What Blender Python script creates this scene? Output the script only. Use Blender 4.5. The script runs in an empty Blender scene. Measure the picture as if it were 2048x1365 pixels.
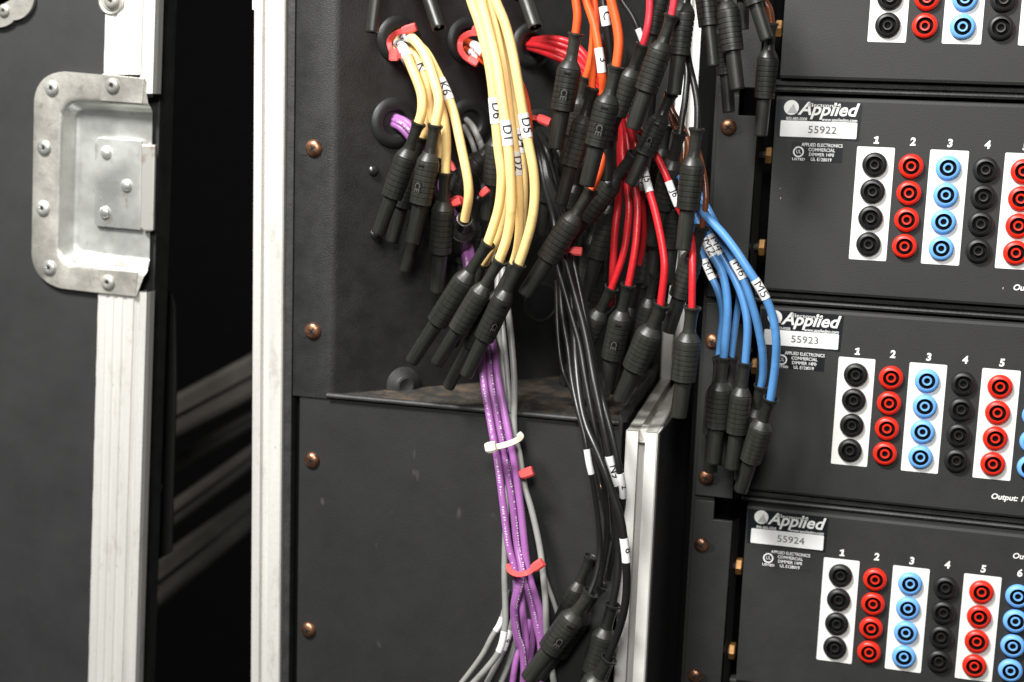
import bpy, bmesh, math, random
import numpy as np
from mathutils import Vector, Matrix
random.seed(7)
S = bpy.context.scene
COL = S.collection
R_ = math.radians
# ---------------------------------------------------------------- camera
FPX = 2836.518
YAW, PITCH, ROLL = 0.2602, -0.16887, 0.03608
CAM = np.array([0.01481, -0.91761, 0.03215])
cy, sy, cp, sp, cr, sr = math.cos(YAW), math.sin(YAW), math.cos(PITCH), math.sin(PITCH), math.cos(ROLL), math.sin(ROLL)
_f = np.array([-sy * cp, cy * cp, sp]); _r = np.array([cy, sy, 0.0]); _u = np.cross(_r, _f)
CR, CU, CF = cr * _r + sr * _u, -sr * _r + cr * _u, _f
cam = bpy.data.cameras.new('camera'); co = bpy.data.objects.new('camera', cam); COL.objects.link(co)
cam.sensor_width = 36; cam.lens = FPX / 2048 * 36; cam.clip_start = 0.05; cam.clip_end = 50
M = Matrix.Identity(4)
for i in range(3):
    M[i][0], M[i][1], M[i][2], M[i][3] = CR[i], CU[i], -CF[i], CAM[i]
co.matrix_world = M
cam.dof.use_dof = True; cam.dof.focus_distance = 0.862; cam.dof.aperture_fstop = 5.6
S.camera = co
S.render.resolution_x, S.render.resolution_y = 1024, 682
# ---------------------------------------------------------------- light
S.view_settings.view_transform = 'Standard'; S.view_settings.look = 'None'
S.view_settings.exposure = 0.0; S.view_settings.gamma = 1
W = bpy.data.worlds.new('World'); S.world = W; W.use_nodes = True
W.node_tree.nodes['Background'].inputs[0].default_value = (0.95, 0.97, 1.0, 1)
W.node_tree.nodes['Background'].inputs[1].default_value = 0.05
def area(name, loc, tgt, sx, sz, watt, col):
    l = bpy.data.lights.new(name, 'AREA'); l.shape = 'RECTANGLE'; l.size = sx; l.size_y = sz; l.energy = watt; l.color = col
    o = bpy.data.objects.new(name, l); COL.objects.link(o); o.location = loc
    o.rotation_euler = (Vector(tgt) - Vector(loc)).to_track_quat('-Z', 'Y').to_euler()
area('ceiling_lamp', (-0.68, -1.00, 1.10), (-0.20, 0, -0.05), 0.46, 0.32, 58, (1, 0.99, 0.965))
area('room_lamp', (0.02, -1.25, 0.50), (-0.2, 0, -0.1), 0.25, 0.22, 12, (1, 0.99, 0.97))
# ---------------------------------------------------------------- pixel rays -> places in the world
def ray(x, y): return CR * (x - 1024) / FPX + CU * (682.5 - y) / FPX + CF
def P(x, y, Y):
    d = ray(x, y); return Vector(CAM + d * (Y - CAM[1]) / d[1])
def PZ(x, y, Z):
    d = ray(x, y); return Vector(CAM + d * (Z - CAM[2]) / d[2])
def depth(v): return float((np.array(v) - CAM) @ CF)
def proj(v):
    d = np.array(v) - CAM; z = d @ CF; return 1024 + FPX * (d @ CR) / z, 682.5 - FPX * (d @ CU) / z
FY = -0.06                                     # front plane of the case
WA = np.array([-0.335, FY, 0.0]); WN = np.array([0.19, -0.187, 0.0]) / math.hypot(0.19, 0.187)
def wedge(x, y, off=0.0):                      # point on the slanted cable panel, pushed out by off
    d = ray(x, y); a = WA + WN * off; return Vector(CAM + d * ((a - CAM) @ WN) / (d @ WN))
# ---------------------------------------------------------------- materials
def mat(name, base, rough=0.5, metal=0.0, noise=0.0, nscale=40, bump=0.0, bscale=600, spec=0.5, c2=None, rvar=0.0, stretch=None, coat=0.0, lo=0.35, hi=0.65):
    m = bpy.data.materials.new(name); m.use_nodes = True; nt = m.node_tree; b = nt.nodes['Principled BSDF']
    b.inputs['Base Color'].default_value = (*base, 1); b.inputs['Roughness'].default_value = rough
    b.inputs['Metallic'].default_value = metal; b.inputs['Specular IOR Level'].default_value = spec
    b.inputs['Coat Weight'].default_value = coat
    tc = nt.nodes.new('ShaderNodeTexCoord'); mp = nt.nodes.new('ShaderNodeMapping')
    nt.links.new(tc.outputs['Object'], mp.inputs[0])
    if stretch: mp.inputs['Scale'].default_value = stretch
    if noise or rvar or c2:
        n = nt.nodes.new('ShaderNodeTexNoise'); n.inputs['Scale'].default_value = nscale; n.inputs['Detail'].default_value = 6; n.inputs['Roughness'].default_value = 0.65
        nt.links.new(mp.outputs[0], n.inputs['Vector'])
        rp = nt.nodes.new('ShaderNodeValToRGB'); rp.color_ramp.elements[0].position = lo; rp.color_ramp.elements[1].position = hi
        k = 1 - noise
        rp.color_ramp.elements[0].color = (*[c * k for c in base], 1) if c2 is None else (*c2, 1)
        rp.color_ramp.elements[1].color = (*[min(1, c * (1 + noise * 0.6)) for c in base], 1)
        nt.links.new(n.outputs['Fac'], rp.inputs[0])
        if noise or c2: nt.links.new(rp.outputs[0], b.inputs['Base Color'])
        if rvar:
            mr = nt.nodes.new('ShaderNodeMapRange'); mr.inputs[1].default_value = .3; mr.inputs[2].default_value = .7
            mr.inputs[3].default_value = rough - rvar; mr.inputs[4].default_value = rough + rvar
            nt.links.new(n.outputs['Fac'], mr.inputs[0]); nt.links.new(mr.outputs[0], b.inputs['Roughness'])
    if bump:
        n2 = nt.nodes.new('ShaderNodeTexNoise'); n2.inputs['Scale'].default_value = bscale; n2.inputs['Detail'].default_value = 3
        nt.links.new(tc.outputs['Object'], n2.inputs['Vector'])
        bp = nt.nodes.new('ShaderNodeBump'); bp.inputs['Strength'].default_value = bump; bp.inputs['Distance'].default_value = 0.0006
        nt.links.new(n2.outputs['Fac'], bp.inputs['Height']); nt.links.new(bp.outputs[0], b.inputs['Normal'])
    return m
MT = dict(
    powder=mat('black_powder_coat', (0.025, 0.025, 0.024), 0.6, noise=0.18, nscale=60, bump=0.5, bscale=900, rvar=0.08),
    coarse=mat('black_wrinkle_paint', (0.0175, 0.0175, 0.017), 0.5, noise=0.2, nscale=45, bump=0.55, bscale=1300, rvar=0.1),
    plate=mat('dark_satin_plate', (0.0155, 0.0155, 0.015), 0.62, noise=0.07, nscale=30, bump=0.3, bscale=1500, rvar=0.06),
    panel=mat('rack_panel_black', (0.0205, 0.0205, 0.0197), 0.66, noise=0.12, nscale=50, bump=0.3, bscale=1300, rvar=0.06),
    laminate=mat('lid_laminate', (0.024, 0.024, 0.0245), 0.64, noise=0.09, nscale=20, bump=0.3, bscale=1300, rvar=0.08),
    edge=mat('black_edge', (0.03, 0.03, 0.029), 0.55, noise=0.35, nscale=80, bump=0.4, bscale=500),
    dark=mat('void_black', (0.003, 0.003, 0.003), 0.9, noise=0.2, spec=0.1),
    rubber=mat('grommet_rubber', (0.012, 0.0125, 0.0125), 0.5, noise=0.2, nscale=80, bump=0.2),
    plug=mat('plug_plastic', (0.021, 0.021, 0.0175), 0.40, noise=0.3, nscale=2.5, bump=0.12, bscale=22, rvar=0.07),
    boot=mat('plug_boot', (0.019, 0.019, 0.016), 0.32, noise=0.3, nscale=2.5, bump=0.08, bscale=22, rvar=0.07),
    alu=mat('aluminium', (0.66, 0.645, 0.605), 0.45, metal=0.2, noise=0.10, nscale=30, bump=0.25, bscale=300, rvar=0.1, stretch=(1, 1, 0.08)),
    alug=mat('aluminium_groove', (0.60, 0.585, 0.555), 0.5, metal=0.2, noise=0.2, nscale=30, stretch=(1, 1, 0.1)),
    alulit=mat('aluminium_lit_copy', (0.86, 0.84, 0.79), 0.45, metal=0.15, noise=0.10, nscale=30, bump=0.2, bscale=300, rvar=0.1, stretch=(1, 1, 0.08)),  # lighter copy of the aluminium: light the shaded posts lose, put into the colour
    aluworn=mat('aluminium_worn', (0.60, 0.58, 0.53), 0.42, metal=0.45, noise=0.3, nscale=60, bump=0.3, bscale=260, rvar=0.12, c2=(0.26, 0.24, 0.21), lo=0.2, hi=0.55),
    zinc=mat('zinc_steel', (0.68, 0.69, 0.65), 0.34, metal=0.7, noise=0.2, nscale=22, rvar=0.14, bump=0.15, bscale=150),
    zinc2=mat('zinc_flange', (0.52, 0.50, 0.45), 0.45, metal=0.55, noise=0.25, nscale=34, rvar=0.12, bump=0.3, bscale=400),
    rust=mat('zinc_rusty', (0.46, 0.45, 0.42), 0.5, metal=0.5, nscale=45, c2=(0.24, 0.16, 0.10), lo=0.22, hi=0.40),
    steel=mat('steel_pin', (0.75, 0.75, 0.73), 0.3, metal=0.8, noise=0.2),
    hole=mat('rivet_hole', (0.02, 0.018, 0.015), 0.8, noise=0.1),
    copper=mat('copper_screw', (0.33, 0.16, 0.09), 0.36, metal=0.85, noise=0.5, nscale=140, c2=(0.12, 0.07, 0.05), rvar=0.1),
    screwd=mat('dark_screw', (0.12, 0.12, 0.12), 0.3, metal=0.9, noise=0.3, nscale=120),
    brass=mat('brass_nut', (0.26, 0.13, 0.035), 0.5, metal=0.5, noise=0.4, nscale=200),
    white=mat('white_print', (0.80, 0.80, 0.76), 0.55, noise=0.03),
    sleeve=mat('marker_sleeve_white', (0.82, 0.82, 0.80), 0.45, noise=0.05, nscale=300),
    ink=mat('black_ink', (0.012, 0.012, 0.012), 0.6, noise=0.1),
    label=mat('label_black', (0.012, 0.014, 0.017), 0.3, noise=0.1),
    silver=mat('label_silver', (0.88, 0.88, 0.86), 0.5, noise=0.06, nscale=90),
    grey=mat('logo_grey', (0.45, 0.45, 0.45), 0.5, noise=0.05),
    dust=mat('dusty_shelf', (0.032, 0.030, 0.027), 0.65, nscale=34, c2=(0.02, 0.019, 0.018), bump=0.8, bscale=420, noise=0.3),
    emboss=mat('embossed_mark', (0.07, 0.07, 0.062), 0.4, noise=0.1),
    digit=mat('serial_ink', (0.12, 0.12, 0.11), 0.6, noise=0.3, nscale=700),
    cream=mat('cream_cable', (0.97, 0.69, 0.28), 0.45, noise=0.06, nscale=60, bump=0.12, bscale=260),
    orange=mat('orange_cable', (0.90, 0.11, 0.022), 0.42, noise=0.08, nscale=60, bump=0.12, bscale=260),
    red=mat('red_cable', (0.56, 0.016, 0.022), 0.36, noise=0.10, nscale=80, bump=0.3, bscale=420),
    rose=mat('rose_cable', (0.72, 0.04, 0.06), 0.33, noise=0.10, nscale=80, bump=0.2, bscale=400),
    purple=mat('purple_cable', (0.36, 0.13, 0.38), 0.42, noise=0.08, nscale=60, bump=0.2, bscale=400),
    gray=mat('grey_cable', (0.30, 0.30, 0.28), 0.42, noise=0.1, nscale=60, bump=0.12, bscale=260),
    blue=mat('blue_cable', (0.085, 0.25, 0.53), 0.38, noise=0.10, nscale=60, bump=0.12, bscale=260),
    brown=mat('brown_cable', (0.16, 0.045, 0.014), 0.3, noise=0.15, nscale=60, bump=0.2, bscale=400),
    black=mat('black_cable', (0.012, 0.012, 0.011), 0.36, noise=0.2, nscale=60, bump=0.12, bscale=300),
    tie=mat('coral_tie', (0.95, 0.10, 0.095), 0.45, noise=0.05, bump=0.1, bscale=300),
    tiew=mat('natural_tie', (0.72, 0.66, 0.55), 0.4, noise=0.05),
    jk=mat('jack_black', (0.011, 0.011, 0.011), 0.45, noise=0.1),
    jr=mat('jack_red', (0.72, 0.022, 0.008), 0.38, noise=0.05),
    jb=mat('jack_blue', (0.16, 0.42, 0.86), 0.4, noise=0.05),
    jhole=mat('jack_bore', (0.005, 0.004, 0.004), 0.8, noise=0.1, spec=0.15),
    pin=mat('nickel_contact', (0.10, 0.08, 0.06), 0.35, metal=0.9, noise=0.2),
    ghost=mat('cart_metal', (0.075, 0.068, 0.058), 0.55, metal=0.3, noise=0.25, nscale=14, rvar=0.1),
)
# dust specks on the shelf and the flange
nt = MT['dust'].node_tree; b = nt.nodes['Principled BSDF']
tc = nt.nodes.new('ShaderNodeTexCoord'); n = nt.nodes.new('ShaderNodeTexNoise'); n.inputs['Scale'].default_value = 26; n.inputs['Detail'].default_value = 10; n.inputs['Roughness'].default_value = 0.8
nt.links.new(tc.outputs['Object'], n.inputs['Vector'])
rp = nt.nodes.new('ShaderNodeValToRGB'); rp.color_ramp.elements[0].position = 0.46; rp.color_ramp.elements[1].position = 0.74
rp.color_ramp.elements[0].color = (0.028, 0.027, 0.025, 1); rp.color_ramp.elements[1].color = (0.19, 0.13, 0.08, 1)
nt.links.new(n.outputs['Fac'], rp.inputs[0]); nt.links.new(rp.outputs[0], b.inputs['Base Color'])
# scratches / smudges for the big dark boards
for key, amt in (('laminate', (0.012, 0.012, 0.012)), ('plate', (0.06, 0.058, 0.052))):
    nt = MT[key].node_tree; b = nt.nodes['Principled BSDF']; src = b.inputs['Base Color'].links[0].from_socket
    tc = nt.nodes.new('ShaderNodeTexCoord'); mp = nt.nodes.new('ShaderNodeMapping'); mp.inputs['Scale'].default_value = (1, 1, 0.45)
    n = nt.nodes.new('ShaderNodeTexNoise'); n.inputs['Scale'].default_value = 24 if key == 'laminate' else 90; n.inputs['Detail'].default_value = 2
    nt.links.new(tc.outputs['Object'], mp.inputs[0]); nt.links.new(mp.outputs[0], n.inputs['Vector'])
    rp = nt.nodes.new('ShaderNodeValToRGB'); rp.color_ramp.elements[0].position = 0.70; rp.color_ramp.elements[1].position = 0.76
    rp.color_ramp.elements[0].color = (0, 0, 0, 1); rp.color_ramp.elements[1].color = (0.7, 0.7, 0.7, 1)
    mx = nt.nodes.new('ShaderNodeMix'); mx.data_type = 'RGBA'
    nt.links.new(n.outputs['Fac'], rp.inputs[0]); nt.links.new(rp.outputs[0], mx.inputs[0]); nt.links.new(src, mx.inputs[6]); mx.inputs[7].default_value = (*amt, 1)
    nt.links.new(mx.outputs[2], b.inputs['Base Color'])
def specks(key, amt, scale, p0, p1, fac, stretch=(1, 1, 1)):
    nt = MT[key].node_tree; b = nt.nodes['Principled BSDF']; ln = b.inputs['Base Color'].links
    tc = nt.nodes.new('ShaderNodeTexCoord'); mp = nt.nodes.new('ShaderNodeMapping'); mp.inputs['Scale'].default_value = stretch
    n = nt.nodes.new('ShaderNodeTexNoise'); n.inputs['Scale'].default_value = scale; n.inputs['Detail'].default_value = 5; n.inputs['Roughness'].default_value = 0.7
    nt.links.new(tc.outputs['Object'], mp.inputs[0]); nt.links.new(mp.outputs[0], n.inputs['Vector'])
    rp = nt.nodes.new('ShaderNodeValToRGB'); rp.color_ramp.elements[0].position = p0; rp.color_ramp.elements[1].position = p1
    rp.color_ramp.elements[0].color = (0, 0, 0, 1); rp.color_ramp.elements[1].color = (fac, fac, fac, 1)
    mx = nt.nodes.new('ShaderNodeMix'); mx.data_type = 'RGBA'
    nt.links.new(n.outputs['Fac'], rp.inputs[0]); nt.links.new(rp.outputs[0], mx.inputs[0]); nt.links.new(ln[0].from_socket, mx.inputs[6]); mx.inputs[7].default_value = (*amt, 1)
    nt.links.new(mx.outputs[2], b.inputs['Base Color'])
specks('alulit', (0.45, 0.42, 0.37), 80, 0.58, 0.74, 0.7, (1, 1, 0.35))
specks('alu', (0.40, 0.37, 0.32), 70, 0.56, 0.72, 0.75, (1, 1, 0.35))
specks('alu', (0.12, 0.11, 0.10), 160, 0.68, 0.73, 0.8, (1, 1, 0.6))
specks('zinc2', (0.20, 0.15, 0.10), 90, 0.60, 0.72, 0.6)
specks('zinc', (0.30, 0.28, 0.24), 110, 0.60, 0.70, 0.6, (1, 1, 0.4))
specks('plate', (0.09, 0.085, 0.075), 420, 0.72, 0.76, 0.7)
specks('panel', (0.10, 0.095, 0.085), 420, 0.73, 0.77, 0.7)
for k_, c_ in (('cream', (0.55, 0.36, 0.15)), ('orange', (0.5, 0.05, 0.02)), ('purple', (0.22, 0.06, 0.25)), ('blue', (0.03, 0.12, 0.32)), ('gray', (0.16, 0.16, 0.14)), ('red', (0.30, 0.008, 0.012)), ('rose', (0.34, 0.02, 0.03))):
    specks(k_, c_, 95, 0.56, 0.74, 0.65)
specks('plug', (0.20, 0.20, 0.18), 14, 0.74, 0.77, 0.6)
for k_ in ('cream', 'orange', 'purple', 'blue', 'gray', 'red', 'plug', 'boot', 'rose'):   # no two cables have quite the same tone
    nt = MT[k_].node_tree; b = nt.nodes['Principled BSDF']; src = b.inputs['Base Color'].links[0].from_socket
    oi = nt.nodes.new('ShaderNodeObjectInfo'); mr = nt.nodes.new('ShaderNodeMapRange'); mr.inputs[3].default_value = 0.84 if k_ not in ('plug', 'boot') else 0.7; mr.inputs[4].default_value = 1.08 if k_ not in ('plug', 'boot') else 1.35
    hs = nt.nodes.new('ShaderNodeHueSaturation'); nt.links.new(oi.outputs['Random'], mr.inputs[0]); nt.links.new(mr.outputs[0], hs.inputs['Value'])
    nt.links.new(src, hs.inputs['Color']); nt.links.new(hs.outputs[0], b.inputs['Base Color'])
# ---------------------------------------------------------------- object helpers
def link(name, me, parent=None, m=None):
    if m is not None:
        for k in (m if isinstance(m, (list, tuple)) else [m]): me.materials.append(MT[k])
    o = bpy.data.objects.new(name, me); COL.objects.link(o)
    if parent: o.parent = parent; o.matrix_parent_inverse = Matrix.Identity(4)
    return o
def thing(name, label, cat, group=None, loc=(0, 0, 0), o=None):
    if o is None:
        o = bpy.data.objects.new(name, None); COL.objects.link(o); o.location = loc; o.empty_display_size = 0.01
    o['label'] = label; o['category'] = cat
    if group: o['group'] = group
    return o
def local(parent, v):
    return Vector(v) - (parent.location if parent else Vector())
def mesh(name, verts, faces, parent=None, m=None, smooth=False, mi=None):
    """verts in world places; stored relative to the parent empty's base"""
    me = bpy.data.meshes.new(name)
    off = parent.matrix_basis.translation if (parent and parent.type == 'EMPTY') else (parent.parent.matrix_basis.translation if (parent and parent.parent) else Vector())
    me.from_pydata([tuple(Vector(v) - off) for v in verts], [], faces)
    if mi is not None:
        for p, k in zip(me.polygons, mi): p.material_index = k
    me.validate(); bm = bmesh.new(); bm.from_mesh(me); bmesh.ops.recalc_face_normals(bm, faces=bm.faces); bm.to_mesh(me); bm.free()
    if smooth: me.shade_smooth()
    return link(name, me, parent, m)
def bevel(o, w=0.0006, seg=2):
    md = o.modifiers.new('bevel', 'BEVEL'); md.width = w; md.segments = seg; md.limit_method = 'ANGLE'; md.angle_limit = R_(40); md.harden_normals = False
    return o
def prism(name, front, back, parent, m, bev=0.0006):
    n = len(front)
    f = [tuple(range(n)), tuple(range(2 * n - 1, n - 1, -1))] + [(i, (i + 1) % n, n + (i + 1) % n, n + i) for i in range(n)]
    o = mesh(name, list(front) + list(back), f, parent, m)
    if bev: bevel(o, bev)
    return o
def slab(name, px, Y, th, parent, m, bev=0.0006):
    fr = [P(x, y, Y) for x, y in px]
    return prism(name, fr, [v + Vector((0, th, 0)) for v in fr], parent, m, bev)
def box(name, x0, x1, y0, y1, z0, z1, parent, m, bev=0.0006):
    fr = [(x0, y0, z0), (x1, y0, z0), (x1, y0, z1), (x0, y0, z1)]
    return prism(name, [Vector(v) for v in fr], [Vector((v[0], y1, v[2])) for v in fr], parent, m, bev)
def frame(ax):
    ax = Vector(ax).normalized(); t = Vector((0, 0, 1)) if abs(ax.z) < 0.9 else Vector((1, 0, 0))
    a = ax.cross(t).normalized(); return ax, a, ax.cross(a).normalized()
def lathe(name, c, ax, prof, parent, m, n=24, smooth=True, mi=None, angle=35, sx=1.0):
    """prof = (height along ax, radius) pairs"""
    ax, a, b = frame(ax); V = []; F = []; K = []
    for h, r in prof:
        for i in range(n):
            t = 2 * math.pi * i / n; V.append(Vector(c) + ax * h + a * (r * sx * math.cos(t)) + b * (r * math.sin(t)))
    for j in range(len(prof) - 1):
        for i in range(n):
            k = (i + 1) % n; F.append((j * n + i, j * n + k, (j + 1) * n + k, (j + 1) * n + i)); K.append(mi[j] if mi else 0)
    if prof[0][1] > 1e-6: F.append(tuple(range(n))); K.append(mi[0] if mi else 0)
    if prof[-1][1] > 1e-6: F.append(tuple(range((len(prof) - 1) * n, len(prof) * n))); K.append(mi[-1] if mi else 0)
    o = mesh(name, V, F, parent, m, mi=K)
    if smooth:
        o.data.shade_smooth(); o.data.set_sharp_from_angle(angle=R_(angle))
    return o
# ---------------------------------------------------------------- lettering
def glyphs(s, size, bold=0.0, shear=0.0, align='LEFT', sx=1.0, res=3, dice=False):
    c = bpy.data.curves.new('t', 'FONT'); c.body = s; c.size = size; c.offset = bold * size; c.shear = shear; c.align_x = align; c.resolution_u = res
    o = bpy.data.objects.new('t', c); COL.objects.link(o)
    bpy.context.view_layer.update()
    me = bpy.data.meshes.new_from_object(o.evaluated_get(bpy.context.evaluated_depsgraph_get()))
    if dice:
        bm = bmesh.new(); bm.from_mesh(me); bmesh.ops.triangulate(bm, faces=bm.faces)
        for _ in range(2):
            e = [q for q in bm.edges if q.calc_length() > size * 0.09]
            bmesh.ops.subdivide_edges(bm, edges=e, cuts=2, use_grid_fill=True)
        bmesh.ops.triangulate(bm, faces=bm.faces)
        bm.to_mesh(me); bm.free()
    v = [(p.co.x * sx, p.co.y) for p in me.vertices]; f = [tuple(p.vertices) for p in me.polygons]
    bpy.data.objects.remove(o); bpy.data.curves.remove(c); bpy.data.meshes.remove(me)
    return v, f
def flat_text(name, s, x, z, Y, size, parent, m, **k):
    v, f = glyphs(s, size, **k)
    return mesh(name, [Vector((x + a, Y, z + b)) for a, b in v], f, parent, m)
# ---------------------------------------------------------------- screws and rivets
def screw(c, ax, r, parent, m='copper', tilt=0.4, name='screw', slot='ink'):
    o = lathe(name, c, ax, [(-0.001, r * 0.8), (0, r), (r * 0.16, r * 0.97), (r * 0.34, r * 0.82), (r * 0.47, r * 0.58), (r * 0.54, r * 0.3), (r * 0.55, 0.0)], parent, m, 22)
    A, a, b = frame(ax); c = Vector(c)
    V, F = [], []
    for q in (tilt, tilt + math.pi / 2):
        d = a * math.cos(q) + b * math.sin(q); e = A.cross(d); L = r * 0.42; w = r * 0.085
        i = len(V)
        for h in (0.30, 0.565):
            for s, t in ((-1, -1), (1, -1), (1, 1), (-1, 1)): V.append(c + A * (r * h) + d * (L * s * (1 if h < .5 else 0.95)) + e * (w * t))
        F += [(i + 4, i + 5, i + 6, i + 7), (i, i + 1, i + 5, i + 4), (i + 1, i + 2, i + 6, i + 5), (i + 2, i + 3, i + 7, i + 6), (i + 3, i, i + 4, i + 7)]
    mesh('slot', V, F, o, slot)
    return o
def rivet(c, r, parent, m='zinc2', hole=True, ax=(0, -1, 0)):
    o = lathe('rivet', c, ax, [(-0.0005, r), (r * 0.12, r), (r * 0.30, r * 0.86), (r * 0.42, r * 0.6), (r * 0.44, r * 0.36), (r * 0.2, r * 0.26), (r * 0.2, 0)] if hole
              else [(-0.0005, r), (r * 0.15, r), (r * 0.42, r * 0.85), (r * 0.62, r * 0.5), (r * 0.68, 0)], parent, [m, 'hole'], 20,
              mi=[0, 0, 0, 0, 0, 1] if hole else None)
    return o
# ================================================================ THE SETTING
def backdrop():
    o = mesh('background', [(-3, 1.6, -2), (3, 1.6, -2), (3, 1.6, 2), (-3, 1.6, 2)], [(0, 1, 2, 3)], None, 'dark'); o['kind'] = 'structure'
backdrop()
# dim metal bars of a cart in the dark gap
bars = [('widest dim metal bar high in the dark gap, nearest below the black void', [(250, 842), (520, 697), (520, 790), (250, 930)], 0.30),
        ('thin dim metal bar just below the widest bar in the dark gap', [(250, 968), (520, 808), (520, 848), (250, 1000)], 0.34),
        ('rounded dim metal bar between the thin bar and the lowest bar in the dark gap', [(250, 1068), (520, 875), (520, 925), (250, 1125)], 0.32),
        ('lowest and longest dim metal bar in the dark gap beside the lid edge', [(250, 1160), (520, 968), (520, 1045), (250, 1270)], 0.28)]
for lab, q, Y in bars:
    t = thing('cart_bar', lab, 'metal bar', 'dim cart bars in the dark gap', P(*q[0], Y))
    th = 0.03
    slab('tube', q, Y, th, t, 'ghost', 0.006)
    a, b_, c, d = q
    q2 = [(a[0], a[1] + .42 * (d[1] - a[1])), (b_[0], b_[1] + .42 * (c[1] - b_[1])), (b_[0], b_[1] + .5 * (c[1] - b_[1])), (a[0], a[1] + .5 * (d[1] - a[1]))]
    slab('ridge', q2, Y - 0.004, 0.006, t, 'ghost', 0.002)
# ================================================================ LID on the far side of the gap
LY = -0.045
lid = thing('case_lid', 'dark grey road case lid with bright aluminium edge and riveted recessed latch dish', 'case lid', None, P(200, 1365, LY))
def lx(y, xt, xb): return xt + (xb - xt) * (y / 1365.0)
slab('lid_board', [(-150, -60), (lx(-60, 240, 205), -60), (240, 196), (118, 182), (100, 205), (96, 515), (106, 548), (222, 560), (lx(1430, 240, 205), 1430), (-150, 1430)], LY + 0.0015, 0.012, lid, 'laminate', 0)
slab('lid_core', [(lx(-60, 300, 255), -60), (328, -60), (lx(1430, 328, 284), 1430), (lx(1430, 300, 255), 1430)], LY + 0.013, 0.02, lid, 'edge', 0.001)
def strip(name, y0, y1, xl, xr, prof, Y, parent, m, th=0.006, jig=0.0):
    """ribbed strip; xl, xr are (top, bottom) picture columns; prof is (fraction across, height out)"""
    V, F = [], []; n = len(prof); ny = max(2, int((y1 - y0) / 18))
    for j in range(ny + 1):
        y = y0 + (y1 - y0) * j / ny
        w = jig * math.sin(j * 1.7) * math.sin(j * 0.43 + 1)
        for fr, h in prof:
            x = lx(y, xl[0], xl[1]) + fr * (lx(y, xr[0], xr[1]) - lx(y, xl[0], xl[1]))
            V.append(P(x + w * (fr < .05), y, Y) + Vector((0, -h, 0)))
    for j in range(ny):
        for i in range(n - 1): F.append((j * n + i, j * n + i + 1, (j + 1) * n + i + 1, (j + 1) * n + i))
    k = len(V)
    for s in (0, n - 1):
        b0 = len(V)
        for j in range(ny + 1): V.append(V[j * n + s] + Vector((0, th, 0)))
        for j in range(ny): F.append((j * n + s, (j + 1) * n + s, b0 + j + 1, b0 + j))
    return mesh(name, V, F, parent, m)
ribs = [(0, 0), (0.004, 0.0012), (0.20, 0.0012), (0.24, 0.0005), (0.30, 0.0005), (0.33, 0.0014), (0.43, 0.0014), (0.46, 0.0007), (0.52, 0.0007), (0.55, 0.0014), (0.68, 0.0014), (0.71, 0.0006), (0.78, 0.0006), (0.81, 0.0013), (0.99, 0.0013), (1, 0.0006)]
lip = [(0, -0.001), (0.10, 0.003), (0.3, 0.0048), (0.6, 0.0055), (0.9, 0.0048), (1, 0.001)]
gro = [(0, 0.0009), (0.5, -0.0008), (1, -0.0012)]
for (a, b_) in ((-40, 150), (583, 1400)):
    strip('edge_extrusion', a, b_, (213, 178), (288, 246), ribs, LY, lid, 'alu', jig=0.5)
    strip('extrusion_groove', a, b_ + (45 if a < 0 else 0), (286, 244), (301, 259), gro, LY, lid, 'alug')
    strip('extrusion_lip', a, b_ + (38 if a < 0 else 0), (300, 258), (320, 279), lip, LY, lid, 'alu')
# recessed dish: open U lofts
def U(tl, tr, br, bl, r, Y, n=9):
    pts = []
    def ln(a, b, k):
        for i in range(k): pts.append((a[0] + (b[0] - a[0]) * i / k, a[1] + (b[1] - a[1]) * i / k))
    def corner(c, din, dout):
        p0 = (c[0] + din[0] * r, c[1] + din[1] * r); p2 = (c[0] + dout[0] * r, c[1] + dout[1] * r)
        for i in range(n):
            t = i / (n - 1); pts.append(((1 - t) ** 2 * p0[0] + 2 * t * (1 - t) * (c[0] * .8 + (p0[0] + p2[0]) * .1) + t * t * p2[0], (1 - t) ** 2 * p0[1] + 2 * t * (1 - t) * (c[1] * .8 + (p0[1] + p2[1]) * .1) + t * t * p2[1]))
    def un(a, b):
        L = math.hypot(b[0] - a[0], b[1] - a[1]); return ((b[0] - a[0]) / L, (b[1] - a[1]) / L)
    d1 = un(tl, tr); d2 = un(tl, bl); d3 = un(bl, br)
    ln(tr, (tl[0] + d1[0] * r, tl[1] + d1[1] * r), 6)
    corner(tl, d1, d2)
    ln((tl[0] + d2[0] * r, tl[1] + d2[1] * r), (bl[0] - d2[0] * r, bl[1] - d2[1] * r), 10)
    corner(bl, (-d2[0], -d2[1]), d3)
    ln((bl[0] + d3[0] * r, bl[1] + d3[1] * r), br, 6); pts.append(br)
    return [P(x, y, Y) for x, y in pts]
D0 = LY - 0.0025
loops = [U((69, 138), (288, 157), (271, 597), (62, 572), 62, D0 + 0.003), U((71, 140), (289, 158), (272, 595), (64, 570), 60, D0),
         U((118, 190), (296, 206), (287, 555), (110, 534), 30, D0), U((124, 198), (299, 211), (293, 546), (116, 524), 30, D0 + 0.0008),
         U((130, 205), (302, 216), (296, 536), (122, 518), 28, D0 + 0.003), U((150, 214), (304, 222), (298, 526), (143, 509), 22, D0 + 0.0095),
         U((155, 218), (305, 226), (299, 521), (149, 505), 18, D0 + 0.011), U((164, 224), (305, 232), (299, 515), (158, 499), 14, D0 + 0.0115)]
V, F, K = [], [], []; n = len(loops[0])
for j, L in enumerate(loops):
    V += L
    if j:
        for i in range(n - 1): F.append(((j - 1) * n + i, (j - 1) * n + i + 1, j * n + i + 1, j * n + i)); K.append(0 if j <= 3 else 1)
F.append(tuple(range((len(loops) - 1) * n, len(loops) * n))); K.append(1)
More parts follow.
